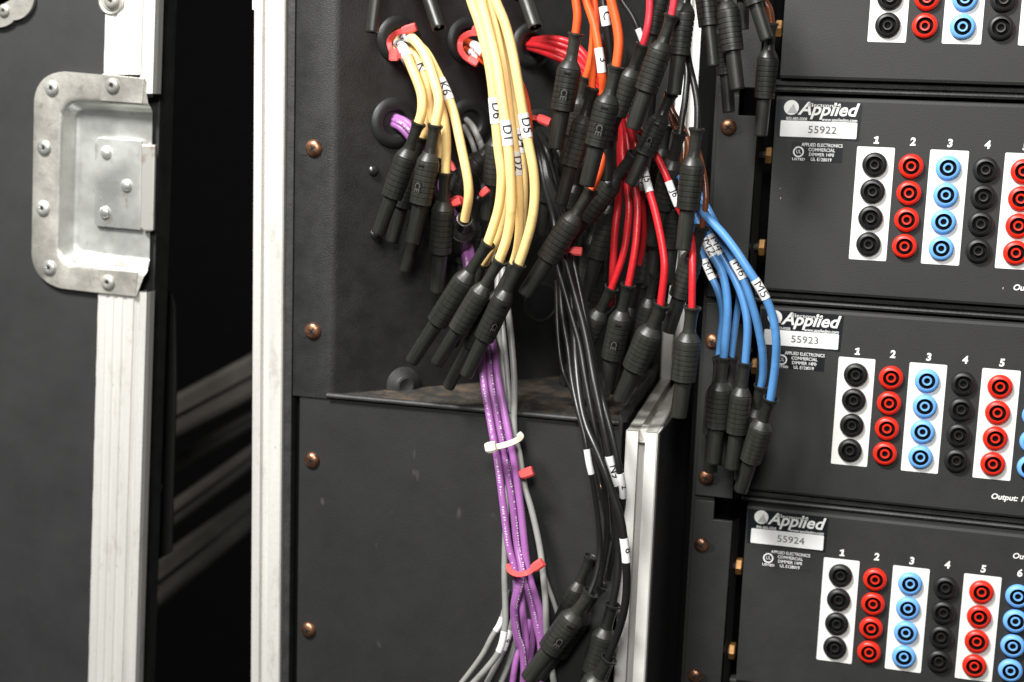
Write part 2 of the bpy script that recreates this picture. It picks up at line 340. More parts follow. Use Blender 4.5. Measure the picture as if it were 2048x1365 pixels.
dish = mesh('latch_dish', V, F, lid, ['zinc2', 'zinc'], mi=K); dish.data.shade_smooth(); dish.data.set_sharp_from_angle(angle=R_(50))
# the catch riveted to the floor of the dish
cq = [(196, 275), (283, 281), (281, 461), (194, 453), (188, 445), (189, 284)]
slab('catch_plate', cq, D0 + 0.0085, 0.002, lid, 'zinc', 0.0005)
slab('catch_lip', [(282, 287), (287, 289), (310, 290), (306, 463), (288, 463), (280, 457)], D0 + 0.0062, 0.0035, lid, 'rust', 0.0012)
for x, y in ((212.6, 305), (253, 371), (210, 425)): rivet(P(x, y, D0 + 0.0085), 0.0043, lid, 'zinc', False)
for x, y in ((103.6, 177), (88.6, 296), (86, 417), (99, 536), (225, 172), (216, 565)):
    if x > 200: slab('tab', [(203, 148), (288, 157), (284, 208), (201, 202)] if y < 300 else [(196, 538), (275, 545), (270, 594), (193, 586)], D0 - 0.0007, 0.002, lid, 'zinc2', 0.0004)
    rivet(P(x, y, D0 - (0.0007 if x > 200 else 0)), 0.0054, lid, 'zinc2' if x > 200 else 'zinc', True)
o = lathe('washer', P(223, 2, LY - 0.001), (0, -1, 0), [(-0.001, 0.0095), (0.0008, 0.0095), (0.0013, 0.0085), (0.0006, 0.0075), (0.0006, 0.0066), (0.0015, 0.0062), (0.0015, 0)], lid, 'zinc2', 28)
rivet(P(223, 2, LY - 0.0026), 0.0052, lid, 'zinc2', True)
# lobed corner bracket at the top edge of the lid
V, F = [], []
pts = []
for i in range(90):
    t = math.pi * 1.2 * i / 89 - 0.55
    rr = 62 + 9 * abs(math.sin(t * 2.6 + 0.3)) ** 0.6
    pts.append((-2 + rr * math.cos(t) * 1.02, -15 + rr * math.sin(t)))
slab('corner_bracket', [(-60, -60)] + [(62, -60)] + pts[6:] + [(-60, 40)], LY - 0.002, 0.003, lid, 'zinc2', 0.0005)
rivet(P(8, 22, LY - 0.002), 0.0045, lid, 'zinc2', True)
# black stay plate behind the lid edge
sp_ = slab('stay_plate', [(296, 592), (303, 584), (332, 580), (344, 590), (350, 615), (352, 760), (345, 1000), (343, 1105), (300, 1130), (285, 1120)], 0.02, 0.003, lid, 'plate', 0.0008)
for x, y, r in ((323, 712, 0.0032), (315, 855, 0.0028), (318, 975, 0.0042), (309, 1092, 0.0030)):
    rivet(P(x, y, 0.02), r, lid, 'screwd' if y > 900 else 'zinc', False)
# ================================================================ CABLE CASE
case = thing('road_case_front', 'black road case front with aluminium edge posts round the cable recess', 'case', None, (-0.25, FY, -0.45))
zt, zb = 0.26, -0.47
def channel(name, x0, x1, Y, z0, z1, parent, m, g0=0.33, g1=0.60, gd=0.0018):
    w = x1 - x0
    pr = [(0, 0.02), (0, 0.0008), (0.0008, 0), (w * g0, 0), (w * g0 + 0.0006, gd), (w * g1 - 0.0006, gd), (w * g1, 0), (w - 0.0008, 0), (w, 0.0008), (w, 0.02)]
    V = [Vector((x0 + a, Y + h, z)) for z in (z0, z1) for a, h in pr]; n = len(pr)
    F = [(i, i + 1, n + i + 1, n + i) for i in range(n - 1)] + [tuple(range(n)), tuple(range(n, 2 * n))]
    return mesh(name, V, F, parent, m)
channel('edge_post', -0.3913, -0.3697, FY - 0.004, zb, zt, case, 'alu', 0.28, 0.56, 0.0028)
box('post_side_board', -0.3695, -0.3640, FY - 0.001, FY + 0.05, zb, zt, case, 'edge', 0.0008)
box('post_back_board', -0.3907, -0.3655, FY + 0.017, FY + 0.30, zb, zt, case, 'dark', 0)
slab('clip', [(504, -10), (510, -10), (510, 22), (504, 20)], FY - 0.002, 0.004, case, 'alu', 0.0004)
# front post on the near side of the rack with deep slot
XP0, XP1 = -0.1375, -0.1172; ZR = -0.1698
def slot_profile(w, gd=0.007): return [(0, 0.022), (0, 0.0008), (0.0008, 0), (w * .385, 0), (w * .385, gd), (w * .615, gd), (w * .615, 0), (w - 0.0008, 0), (w, 0.0008), (w, 0.022)]
pr = slot_profile(XP1 - XP0); n = len(pr)
V = [Vector((XP0 + a, FY + h, z)) for z in (zb, ZR - 0.0005) for a, h in pr]
F = [(i, i + 1, n + i + 1, n + i) for i in range(n - 1)] + [tuple(range(n)), tuple(range(n, 2 * n))]
mesh('slotted_post', V, F, case, ['alulit', 'alug'], mi=[1 if i in (3, 4, 5) else 0 for i in range(n - 1)] + [0, 0])  # lit copy of the aluminium offsets lamp falloff and cable shadow here
# top rail running back
V = []
for yb, xs in ((FY + 0.0004, 0.0), (0.119, -0.0078)):
    for a, h in pr: V.append(Vector((XP0 + xs + a, yb, ZR - h * (1 if h < 0.02 else 0.8))))
F = [(i, i + 1, n + i + 1, n + i) for i in range(n - 1)] + [tuple(range(n, 2 * n))]
mesh('top_rail', V, F, case, ['aluworn', 'aluworn'])
bx = XP0 - 0.0078
V = [Vector((bx + a, 0.119 + h, z)) for z in (ZR, zt) for a, h in slot_profile(XP1 - XP0, 0.004)]
mesh('rear_post', V, [(i, i + 1, n + i + 1, n + i) for i in range(n - 1)], case, ['alulit', 'alug'], mi=[1 if i in (3, 4, 5) else 0 for i in range(n - 1)])
# black boards beside and behind the posts
V = [Vector(v) for v in ((XP1 + 0.0006, FY + 0.006, ZR - 0.0015), (XP1 + 0.0006, 0.16, ZR - 0.0015), (XP1 + 0.0006, 0.16, zb), (XP1 + 0.0006, FY + 0.006, zb))]
prism('side_board', V, [v + Vector((-0.006, 0, 0)) for v in V], case, 'powder', 0.0005)
V = [Vector(v) for v in ((XP1 - 0.0070, 0.118, zt), (XP1 - 0.0070, 0.24, zt), (XP1 - 0.0070, 0.24, ZR), (XP1 - 0.0070, 0.118, ZR))]
prism('side_board', V, [v + Vector((-0.004, 0, 0)) for v in V], case, 'powder', 0.0005)
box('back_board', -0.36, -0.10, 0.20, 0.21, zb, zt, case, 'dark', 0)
# ---------------- slanted cable pass-through panel
tray = thing('connector_bay', 'black slanted cable pass-through panel with rubber grommets above a dusty shelf', 'panel', None, (-0.35, FY, -0.165))
ZS = -0.1648
xf0, xf1 = -0.3638, -0.3372
def flange():
    # rounded fold from the flat flange into the slanted face
    prf = [(xf0, FY + 0.004), (xf0, FY + 0.0006), (xf0 + 0.0006, FY), (xf1 - 0.002, FY), (xf1 + 0.001, FY + 0.0006), (xf1 + 0.0035, FY + 0.003)]
    e = Vector((xf1 + 0.0035, FY + 0.003)); 
    prf += [(xf1 + 0.0035 + t, FY + 0.003 + t * 1.009) for t in (0.01, 0.05, 0.1, 0.15, 0.19)]
    n = len(prf); zs = np.linspace(ZS - 0.003, zt, 14)
    V = [Vector((a, b, z)) for z in zs for a, b in prf]
    F = [(j * n + i, j * n + i + 1, (j + 1) * n + i + 1, (j + 1) * n + i) for j in range(13) for i in range(n - 1)]
    o = mesh('slanted_face', V, F, tray, 'coarse'); o.data.shade_smooth(); o.data.set_sharp_from_angle(angle=R_(60))
flange()
off_ = 0.0
A_, B_, C_ = Vector((-0.3385, FY - 0.0005, ZS)), Vector((-0.1425, FY - 0.0005, ZS)), Vector((-0.1505, 0.13, ZS))
V = [A_, B_, C_]
prism('shelf', V, [v + Vector((0, 0, -0.0022)) for v in V], tray, 'dust', 0.0004)
# folded front lip of the shelf
V = [Vector((x, y, z)) for x in (-0.3385, -0.1420) for (y, z) in ((FY - 0.0006, ZS - 0.0026), (FY - 0.0022, ZS - 0.0018), (FY - 0.0026, ZS - 0.0004), (FY - 0.0018, ZS + 0.0008), (FY + 0.0002, ZS + 0.0011), (FY + 0.0022, ZS + 0.0003))]
o = mesh('shelf_lip', V, [(i, i + 1, i + 7, i + 6) for i in range(5)], tray, 'edge'); o.data.shade_smooth()
# side lip by the rail
V = [Vector((x + sh, y, z)) for y, sh in ((FY, 0), (0.132, -0.0085)) for (x, z) in ((-0.1440, ZS - 0.001), (-0.1434, ZS + 0.0030), (-0.1420, ZS + 0.0042), (-0.1404, ZS + 0.0030), (-0.1400, ZS - 0.010))]
o = mesh('side_lip', V, [(i, i + 1, i + 6, i + 5) for i in range(4)] + [(0, 1, 2, 3, 4)], tray, 'edge')
WNv = Vector(WN)
def onwedge(x, y): return wedge(x, y, -0.0005)
# grommets: torus-like rubber rings with dark bore
for (x, y, r) in ((797, 80, 0.0155), (935, 82, 0.0155), (1062, 92, 0.0155), (788, 246, 0.0165), (938, 245, 0.0160), (1215, 110, 0.0155), (1075, 262, 0.0150)):
    c = onwedge(x, y)
    g = lathe('grommet', c, WNv, [(0, r), (0.0012, r * 1.0), (0.0028, r * 0.90), (0.0034, r * 0.74), (0.0028, r * 0.56), (0.0012, r * 0.47), (-0.002, r * 0.44), (-0.003, 0)], tray, ['rubber', 'dark'], 32, mi=[0, 0, 0, 0, 0, 0, 1])
c = onwedge(1082, 606); lathe('knockout_hole', c + WNv * 0.0004, WNv, [(0, 0.0145), (0.0006, 0.014), (0.0006, 0.0125), (0.0002, 0.012), (0.0002, 0)], tray, ['coarse', 'rubber'], 30, mi=[0, 0, 0, 1])
c = onwedge(1205, 600); lathe('knockout_hole', c + WNv * 0.0004, WNv, [(0, 0.0125), (0.0006, 0.012), (0.0006, 0.011), (0.0002, 0.0105), (0.0002, 0)], tray, ['coarse', 'rubber'], 30, mi=[0, 0, 0, 1])
c = wedge(806, 770, 0); lathe('rubber_bumper', c, WNv, [(0, 0.0125), (0.001, 0.0122), (0.0022, 0.0095), (0.0034, 0.0072), (0.0046, 0.0066), (0.0050, 0.0052), (0.0042, 0.0034), (0.0040, 0)], tray, 'edge', 24)
for x, y in ((747, 342), (750, 468), (1240, 716)): screw(onwedge(x, y), WNv, 0.0036, tray, 'screwd', 0.3)
for x, y, t in ((628, 297, 0.45), (626, 662, 0.9)):
    c = P(x, y, FY); screw(c, (0, -1, 0), 0.0058, tray, 'copper', t)
    V = [c + Vector((-0.0066 + 0.0035 * math.cos(q) * 1.3, -0.0003, 0.0048 * math.sin(q))) for q in np.linspace(0, 2 * math.pi, 20, endpoint=False)]
    mesh('screw_slot', V, [tuple(range(20))], tray, 'ink')
# ---------------- lower plate
low = thing('lower_plate', 'flat black cover plate with copper screws under the dusty shelf', 'panel', None, (-0.25, FY, -0.45))
box('cover', -0.3592, -0.1400, FY + 0.0012, FY + 0.004, zb, ZS - 0.0032, low, 'plate', 0.0008)
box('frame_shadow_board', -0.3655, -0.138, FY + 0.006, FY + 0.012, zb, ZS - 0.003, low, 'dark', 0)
for x, y, t in ((624, 921, 0.5), (617, 1260, 0.35), (1207, 983, 1.1)): screw(P(x, y, FY + 0.0012), (0, -1, 0), 0.0056, low, 'copper', t)
# ================================================================ RACK
rails = []
XE0, XE1, XPN = -0.0995, -0.0735, -0.0630
rk = thing('rack_frame', 'black rack mounting rail with round holes behind the panel ears', 'rack frame', None, (-0.085, 0.003, -0.36))
box('mounting_rail', -0.1020, -0.0868, 0.0035, 0.006, zb, zt, rk, 'plate', 0.0004)
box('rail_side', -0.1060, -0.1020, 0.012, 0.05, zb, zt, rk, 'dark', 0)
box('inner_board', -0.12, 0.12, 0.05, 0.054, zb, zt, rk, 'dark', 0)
for x, y in ((1430, 632), (1404, 1038), (1497, 700)):
    c = P(x, y, 0.0034); mesh('rail_hole', [c + Vector((0.0028 * math.cos(q), -0.0001, 0.0024 * math.sin(q))) for q in np.linspace(0, 6.283, 16, endpoint=False)], [tuple(range(16))], rk, 'ink')
offs = [(-1, 0.00128, -0.00039, 0.00095), (0, 0, 0, 0), (1, -0.00157, 0.00175, -0.0002), (2, -0.00129, -0.00207, 0.00063)]
CPt, RPt, PPt = 0.02194, 0.01655, 0.1335
jack_me = {}
def jack(c, col, parent):
    key = {'k': 'jk', 'r': 'jr', 'b': 'jb'}[col]
    if key not in jack_me:
        pr = [(0, 0.0076), (0.0012, 0.0076), (0.0022, 0.0072), (0.0030, 0.0062), (0.0032, 0.0052), (0.0028, 0.0050), (0.0004, 0.0048), (0.0004, 0.0032), (0.0020, 0.0031), (0.0024, 0.0028), (0.0023, 0.0020), (0.0018, 0.0018), (0.0006, 0.0017), (0.0006, 0)]
        o = lathe('jack', (0, 0, 0), (0, -1, 0), pr, None, [key, 'jhole', 'pin'], 28, mi=[0, 0, 0, 0, 0, 1, 1, 1, 0, 0, 0, 2, 1])
        jack_me[key] = o.data; bpy.data.objects.remove(o)
    o = bpy.data.objects.new('jack', jack_me[key]); COL.objects.link(o); o.parent = parent; o.location = local(parent, c)
    o.rotation_euler = (random.uniform(-.03, .03), random.uniform(0, 6.28), random.uniform(-.03, .03))
    return o
numb = {0: 'topmost patch panel, cut off by the upper edge with two jack rows',
        1: 'black patch panel with serial 55922 on its silver strip',
        2: 'black patch panel with serial 55923, its label partly behind blue cables',
        3: 'lowest black patch panel with serial 55924 and six jack columns in view'}
serial = {0: '', 1: '55922', 2: '55923', 3: '55924'}
cols = ['k', 'r', 'b', 'k', 'r', 'b', 'k']
def px0(x, y):                                   # panel A picture place -> (x, z) on the rack plane
    v = P(x, y, 0); return v.x, v.z
for pi, (k, dx, dy, dz) in enumerate(offs):
    D = Vector((dx, dy, dz - k * PPt))
    pn = thing('patch_panel', numb[pi], 'patch panel', 'rack patch panels', Vector((0.03, 0, -0.085)) + D)
    ztop = 0.0391 + D.z; zbot = -0.0835 + D.z; Y = dy; D.y = 0
    # face with a rolled top and bottom edge
    prf = [(0.012, ztop + 0.001), (0.003, ztop + 0.0012), (0.0008, ztop + 0.0006), (0, ztop - 0.0012), (0, zbot + 0.002), (0.0008, zbot + 0.0004), (0.003, zbot), (0.014, zbot)]
    n = len(prf); V = [Vector((x, Y + a, z)) for x in (XPN + dx, 0.14) for a, z in prf]
    mesh('face_plate', V, [(i, i + 1, n + i + 1, n + i) for i in range(n - 1)] + [tuple(range(n))], pn, 'panel')
    # ridged spacer below the panel
    zr = zbot - 0.0006
    prf = [(0.012, zr), (0.0062, zr - 0.0004), (0.0048, zr - 0.0014), (0.0052, zr - 0.0034), (0.0085, zr - 0.0042), (0.0085, zr - 0.0048), (0.0046, zr - 0.0052), (0.0040, zr - 0.0062), (0.0050, zr - 0.0076), (0.012, zr - 0.008)]
    n = len(prf); V = [Vector((x, a, z)) for x in (XPN - 0.006, 0.14) for a, z in prf]
    mesh('ridged_spacer', V, [(i, i + 1, n + i + 1, n + i) for i in range(n - 1)] + [tuple(range(n))], pn, 'edge')
    # ear that screws to the rail
    ez1 = ztop + 0.0005; ez0 = zbot - 0.0065
    fr = [Vector((XE0, 0, ez0)), Vector((-0.0745, 0, ez0)), Vector((-0.0735, 0, ez1 - 0.0125)), Vector((-0.0862, 0, ez1 - 0.0125)), Vector((-0.0862, 0, ez1)), Vector((XE0, 0, ez1))]
    prism('mounting_ear', fr, [v + Vector((0, 0.003, 0)) for v in fr], pn, 'panel', 0.0005)
    mesh('ear_return', [Vector((-0.0733, 0.0002, z)) for z in (ez0, ez1 - 0.0125)] + [Vector((-0.0700, 0.012, z)) for z in (ez1 - 0.0125, ez0)], [(0, 1, 2, 3)], pn, 'plate')
    for sx_, sy_, kk in ((1457, 255, 0), (1425, 683, 1), (1412, 955, 1), (1403, 1090, 2), (1390, 1352, 2), (1437, 560, 0)):
        if kk == k:
            c = P(sx_, sy_, 0); screw(c, (0, -1, 0), 0.0052, pn, 'copper', random.uniform(0, 1.5))
            V = [c + Vector((0.0052 + 0.0030 * math.cos(q) * 1.3, -0.0003, -0.001 + 0.0032 * math.sin(q))) for q in np.linspace(0, 6.283, 18, endpoint=False)]
            mesh('screw_slot', V, [tuple(range(18))], pn, 'ink')
    # brass hex nuts in the gap
    for bx_, by_, kk in ((1560, 58, -1), (1540, 311, 0), (1526, 495, 0), (1512, 732, 1), (1480, 1133, 2), (1466, 1302, 2)):
        if kk == k:
            c = P(bx_, by_, 0.0075)
            h = lathe('hex_nut', c + Vector((-0.0026, 0, 0)), (1, 0, 0), [(0, 0.0050), (0.0006, 0.0058), (0.0036, 0.0058), (0.0042, 0.0050), (0.0042, 0.0)], pn, 'brass', 6, smooth=False)
            lathe('bolt', c + Vector((-0.010, 0, 0)), (1, 0, 0), [(0, 0.0026), (0.0075, 0.0026), (0.0075, 0)], h, 'hole', 12)
    # white boxes behind every other column
    ncol = {0: 5, 1: 5, 2: 6, 3: 7}[pi]
    bx0, _ = px0(1714.6, 293); bx1 = bx0 + 0.0238
    for c in range(ncol):
        if c % 2 == 0:
            xx0 = bx0 + c * CPt + D.x; xx1 = xx0 + 0.0228
            z1 = px0(1714.6, 293)[1] + D.z; z0 = px0(1695.9, 518.2)[1] + D.z; r = 0.0006
            q = [(xx0 + r, z0), (xx1 - r, z0), (xx1, z0 + r), (xx1, z1 - r), (xx1 - r, z1), (xx0 + r, z1), (xx0, z1 - r), (xx0, z0 + r)]
            mesh('white_backing', [Vector((a, Y - 0.00025, b)) for a, b in q], [tuple(range(8))], pn, 'white')
        if pi > 0:
            nx, nz = px0(1752, 288)
            if c == 0:
                mesh('numeral', [Vector((nx + D.x + a * 0.001, Y - 0.0004, nz + D.z + b * 0.001)) for a, b in ((-1.5, 0), (1.7, 0), (1.8, 0.9), (1.0, 1.0), (1.2, 4.6), (0.2, 4.6), (-1.4, 3.9), (-1.4, 3.1), (-0.3, 3.3), (-0.5, 1.0), (-1.5, 0.9))], [tuple(range(11))], pn, 'white')
            else: flat_text('numeral', str(c + 1), nx + c * CPt + D.x, nz + D.z, Y - 0.0004, 0.0066, pn, 'white', bold=0.042, align='CENTER', sx=0.98, shear=0.08)
        for rr in range(4):
            if pi == 0 and rr < 2: continue
            jack(Vector((c * CPt, Y - 0.0005, -rr * RPt)) + D, cols[c], pn)
    if pi > 0:
        s = serial[pi]
        def q4(pts): return [Vector((px0(x, y)[0] + D.x, 0, px0(x, y)[1] + D.z)) for x, y in pts]
        np_ = mesh('name_plate', [v + Vector((0, Y - 0.0002, 0)) for v in q4([(1556, 199), (1722, 206), (1725, 209), (1717, 283), (1552, 274)])], [(0, 1, 2, 3, 4)], pn, 'label')
        mesh('serial_strip', [v + Vector((0, Y - 0.0005, 0)) for v in q4([(1563, 241), (1713, 246), (1714.7, 248), (1712.5, 277), (1711, 278.6), (1561, 273), (1559.7, 271), (1561.6, 243)])], [tuple(range(8))], np_, 'silver')
        def tx(name, st, x, y, size, m, par=np_, Yo=0.0005, **kk2):
            a, b = px0(x, y); return flat_text(name, st, a + D.x, b + D.z, Y - Yo, size, par, m, **kk2)
        tx('lettering', 'Applied', 1597, 229, 0.0112, 'white', bold=0.022, shear=0.28, sx=1.02)
        tx('lettering', 'Electronics', 1616, 213.5, 0.0033, 'silver', bold=0.0, sx=1.38)
        tx('lettering', '800-883-0008', 1572, 240, 0.0027, 'silver', bold=0.0, sx=0.86)
        tx('lettering', 'www.appliednn.com', 1643, 242.2, 0.0028, 'silver', bold=0.01, sx=0.95)
        a, b = px0(1583, 215.5); c0 = Vector((a + D.x, Y - 0.0005, b + D.z))
        mesh('logo_disc', [c0 + Vector((0.0046 * math.cos(q), 0, 0.0046 * math.sin(q))) for q in np.linspace(0, 6.283, 30, endpoint=False)], [tuple(range(30))], np_, 'white')
        mesh('logo_triangle', [c0 + Vector((x, -0.0002, z)) for x, z in ((-0.0024, -0.0034), (0.0040, -0.0034), (0.0012, 0.0026))], [(0, 1, 2)], np_, 'grey')
        tx('serial_digits', s, 1615, 266, 0.0064, 'digit', Yo=0.0008, bold=0.0, sx=1.12)
        up = mesh('approval_label', [v + Vector((0, Y - 0.0002, 0)) for v in q4([(1584, 285), (1686, 288.5), (1683.6, 326), (1582, 322)])], [(0, 1, 2, 3)], pn, 'label' if pi < 3 else 'panel')
        for i, st in enumerate(('APPLIED ELECTRONICS', 'COMMERCIAL', 'DIMMER 14P0', 'UL E128019')):
            tx('lettering', st, 1644 - i * 0.7, 294 + i * 9.6, 0.0029, 'silver', up, bold=0.014, align='CENTER', sx=0.84 if i == 0 else 0.9)
        a, b = px0(1597, 304); c0 = Vector((a + D.x, Y - 0.0005, b + D.z))
        V = [c0 + Vector((r * math.cos(q), 0, r * math.sin(q))) for r in (0.0034, 0.0025) for q in np.linspace(0, 6.283, 24, endpoint=False)]
        mesh('approval_ring', V, [(i, (i + 1) % 24, 24 + (i + 1) % 24, 24 + i) for i in range(24)], up, 'silver')
        tx('lettering', 'UL', 1597, 307, 0.0034, 'silver', up, align='CENTER', sx=0.8)
        tx('lettering', 'LISTED', 1597, 321, 0.0022, 'silver', up, align='CENTER', sx=1.2, bold=0.02)
        a, b = px0(2025, 580)
        if pi == 3: flat_text('lettering', 'Output: 115V', P(2024, 1116, Y).x, P(2024, 1116, Y).z, Y - 0.0004, 0.0050, pn, 'white', bold=0.03, shear=0.2)
        if pi == 2: flat_text('lettering', 'Output: 115V', P(1981, 997, Y).x, P(1981, 997, Y).z, Y - 0.0004, 0.0050, pn, 'white', bold=0.03, shear=0.2)
        if pi == 1: flat_text('lettering', 'Output: 115V', a, b, Y - 0.0004, 0.0050, pn, 'white', bold=0.03, shear=0.2)
    if pi == 1:
        for x, y, w, h in ((1561, 397, 0.5, 2.2), (2006, 577, 0.6, 2.5), (1560, 378, .4, .8)):
            c = P(x, y, -0.0003); mesh('paint_chip', [c + Vector((a * w * 0.0003, 0, b * h * 0.0003)) for a, b in ((-1, -1), (1, -.6), (1, 1), (-.4, 1.2))], [(0, 1, 2, 3)], pn, 'tiew')
# ================================================================ CABLES
def catmull(pts, n=10):
    out = []; p = [pts[0] * 2 - pts[1]] + list(pts) + [pts[-1] * 2 - pts[-2]]
    for i in range(1, len(p) - 2):
        a, b, c, d = p[i - 1], p[i], p[i + 1], p[i + 2]
        # centripetal-ish
        for k in range(n):
            t = k / n; out.append(0.5 * ((2 * b) + (c - a) * t + (2 * a - 5 * b + 4 * c - d) * t * t + (3 * b - a - 3 * c + d) * t ** 3))
    out.append(pts[-1].copy()); return out
def smooth_path(c, it=3):
    for _ in range(it):
        c = [c[0]] + [(c[i - 1] + c[i] * 2 + c[i + 1]) / 4 for i in range(1, len(c) - 1)] + [c[-1]]
    return c
def tube(name, c, rad, parent, m, n=12, cap=True):
    V, F = [], []; T = [(c[min(i + 1, len(c) - 1)] - c[max(i - 1, 0)]).normalized() for i in range(len(c))]
    _, a, b = frame(T[0])
    for i, p in enumerate(c):
        a = (a - T[i] * a.dot(T[i])).normalized(); b = T[i].cross(a); r = rad[i] if isinstance(rad, list) else rad
        for k in range(n):
            q = 2 * math.pi * k / n; V.append(p + a * (r * math.cos(q)) + b * (r * math.sin(q)))
    for i in range(len(c) - 1):
        for k in range(n): F.append((i * n + k, i * n + (k + 1) % n, (i + 1) * n + (k + 1) % n, (i + 1) * n + k))
    if cap: F += [tuple(range(n)), tuple(range((len(c) - 1) * n, len(c) * n))]
    o = mesh(name, V, F, parent, m); o.data.shade_smooth(); o.data.set_sharp_from_angle(angle=R_(60)); return o
def bend(name, v2, f, c, s0, rad, parent, m, roll=0.0):
    """flat lettering (u along, v across) wrapped onto the tube c starting at arc s0"""
    acc = [0.0]
    for i in range(1, len(c)): acc.append(acc[-1] + (c[i] - c[i - 1]).length)
    V = []
    for u_, v_ in v2:
        s = min(max(s0 + u_, 0), acc[-1] - 1e-6); i = max(0, np.searchsorted(acc, s) - 1); t = (s - acc[i]) / max(1e-9, acc[i + 1] - acc[i])
        p = c[i].lerp(c[i + 1], t); T = (c[min(i + 2, len(c) - 1)] - c[max(i - 1, 0)]).normalized()
        nn = Vector(CAM) - p; nn = (nn - T * nn.dot(T)).normalized(); side = nn.cross(T)
        if side.dot(Vector(CR)) < 0: side = -side
        a = v_ / rad + roll; V.append(p + nn * (rad * math.cos(a)) + side * (rad * math.sin(a)))
    return mesh(name, V, f, parent, m)
def at_px(c, x, y):
    best, k = 1e9, 0
    for i, p in enumerate(c):
        q = proj(p); d = (q[0] - x) ** 2 + (q[1] - y) ** 2
        if d < best: best, k = d, i
    return k
def PT(x, y, Ymm):
    if Ymm > 900: return wedge(x, y, -0.004)
    Y = Ymm / 1000.0; v = P(x, y, Y)
    if v.x < -0.14:
        w = wedge(x, y, 0.006)
        if Y > w.y: v = w
    return v
def densify(c, k=3):
    out = []
    for i in range(len(c) - 1):
        for j in range(k): out.append(c[i].lerp(c[i + 1], j / k))
    out.append(c[-1]); return out
def wire(path, color, w, parent, marks=(), name='wire', printed=False):
    """path (x, y, depth mm); w width in picture pixels; marks ((x0,y0),(x1,y1),text,roll)"""
    pts = [PT(*p) for p in path]; c = smooth_path(catmull(pts), 3)
    rad = 0.5 * w * 0.965 * depth(pts[len(pts) // 2]) / FPX
    rw = random.Random(int(path[0][0] * 7 + path[1][1])); a1, a2, a3 = rw.uniform(0, 6), rw.uniform(0, 6), rw.uniform(6, 10)
    c = [q + Vector((math.sin(i / a3 + a1), 0.6 * math.sin(i / 5.1 + a2), 0)) * 0.00028 for i, q in enumerate(c)]
    o = tube(name, c, rad, parent, color)
    cd = densify(c, 3); acc = [0.0]
    for i in range(1, len(cd)): acc.append(acc[-1] + (cd[i] - cd[i - 1]).length)
    for mk in marks:
        (x0, y0), (x1, y1), s = mk[:3]; roll = mk[3] if len(mk) > 3 else 0.25
        i, j = at_px(cd, x0, y0), at_px(cd, x1, y1)
        if j < i: i, j = j, i
        if j - i < 2: continue
        sl = tube('marker_sleeve', cd[i:j + 1], rad * 1.10, parent, 'sleeve', 16)
        if s:
            h = rad * 1.9; v, f = glyphs(s, h * 1.5, bold=0.0 if 'M' in s else 0.012, align='CENTER', sx=1.12 if 'M' in s else 0.92, dice=True)
            mid = (acc[i] + acc[j]) / 2
            bend('lettering', [(a, -(b - h * 0.5)) if False else (a, (b - h * 0.5)) for a, b in v], f, cd, mid, rad * 1.13, sl, 'ink', roll)
    if printed:
        V, F = [], []; s = 0.02
        x = 0; q = []
        rnd = random.Random(int(path[0][0]))
        while x < acc[-1] - 0.03:
            wd = rnd.choice((0.0007, 0.0011, 0.0014)); ht = rnd.choice((0.0006, 0.0011))
            if rnd.random() < .8:
                k = len(q); y0_ = rnd.uniform(-0.0003, 0.0001); q += [(x, y0_), (x + wd * .55, y0_), (x + wd * .55, y0_ + ht), (x, y0_ + ht)]; F.append((k, k + 1, k + 2, k + 3))
            x += wd * 1.25 + (0.004 if rnd.random() < .08 else 0)
        bend('printing', q, F, cd, 0.01, rad * 1.02, o, 'white' if color in ('purple',) else 'grey', -0.5 if printed is True else printed)
    return o
# shared plug meshes, rim at z=0, tip at z=1, body radius 1
def unit_lathe(name, prof, mats, n=24, mi=None, oval=1.0, ribs=False):
    o = lathe(name, (0, 0, 0), (0, 0, 1), [(h, r) for h, r in prof], None, mats, n, mi=mi, angle=28)
    me = o.data; bpy.data.objects.remove(o); return me
boot_me = unit_lathe('boot', [(0.05, 0.42), (0.01, 0.50), (0.0, 0.60), (0.005, 0.68), (0.018, 0.68), (0.032, 0.58), (0.06, 0.51), (0.12, 0.475), (0.19, 0.48), (0.225, 0.52), (0.238, 0.55)], ['boot'])
gp = [(0.232, 0.50), (0.236, 0.57), (0.28, 0.84), (0.300, 0.95), (0.304, 0.925), (0.309, 0.925), (0.312, 0.985), (0.325, 1.0)]
for i, g in enumerate((0.375, 0.42, 0.465, 0.51, 0.555, 0.60)):
    r = 1.0 - 0.006 * i
    gp += [(g - 0.003, r + 0.004), (g - 0.0018, r - 0.085), (g + 0.0018, r - 0.085), (g + 0.003, r - 0.010), (g + 0.012, r - 0.004)]
gp += [(0.635, 0.955), (0.657, 0.96), (0.661, 0.93), (0.662, 0.60)]
grip_me = unit_lathe('grip', gp, ['plug'])
sleeve_me = unit_lathe('sleeve', [(0.655, 0.66), (0.70, 0.655), (0.74, 0.65), (0.985, 0.63), (0.998, 0.60), (1.0, 0.55), (0.99, 0.50), (0.88, 0.49), (0.88, 0.0)], ['plug', 'jhole'], mi=[0, 0, 0, 0, 0, 0, 1, 1])
pin_me = unit_lathe('contact', [(0.87, 0.20), (0.965, 0.20), (0.985, 0.13), (0.985, 0.0)], ['steel'], 12)
for me_, k in ((boot_me, 'boot'),): pass
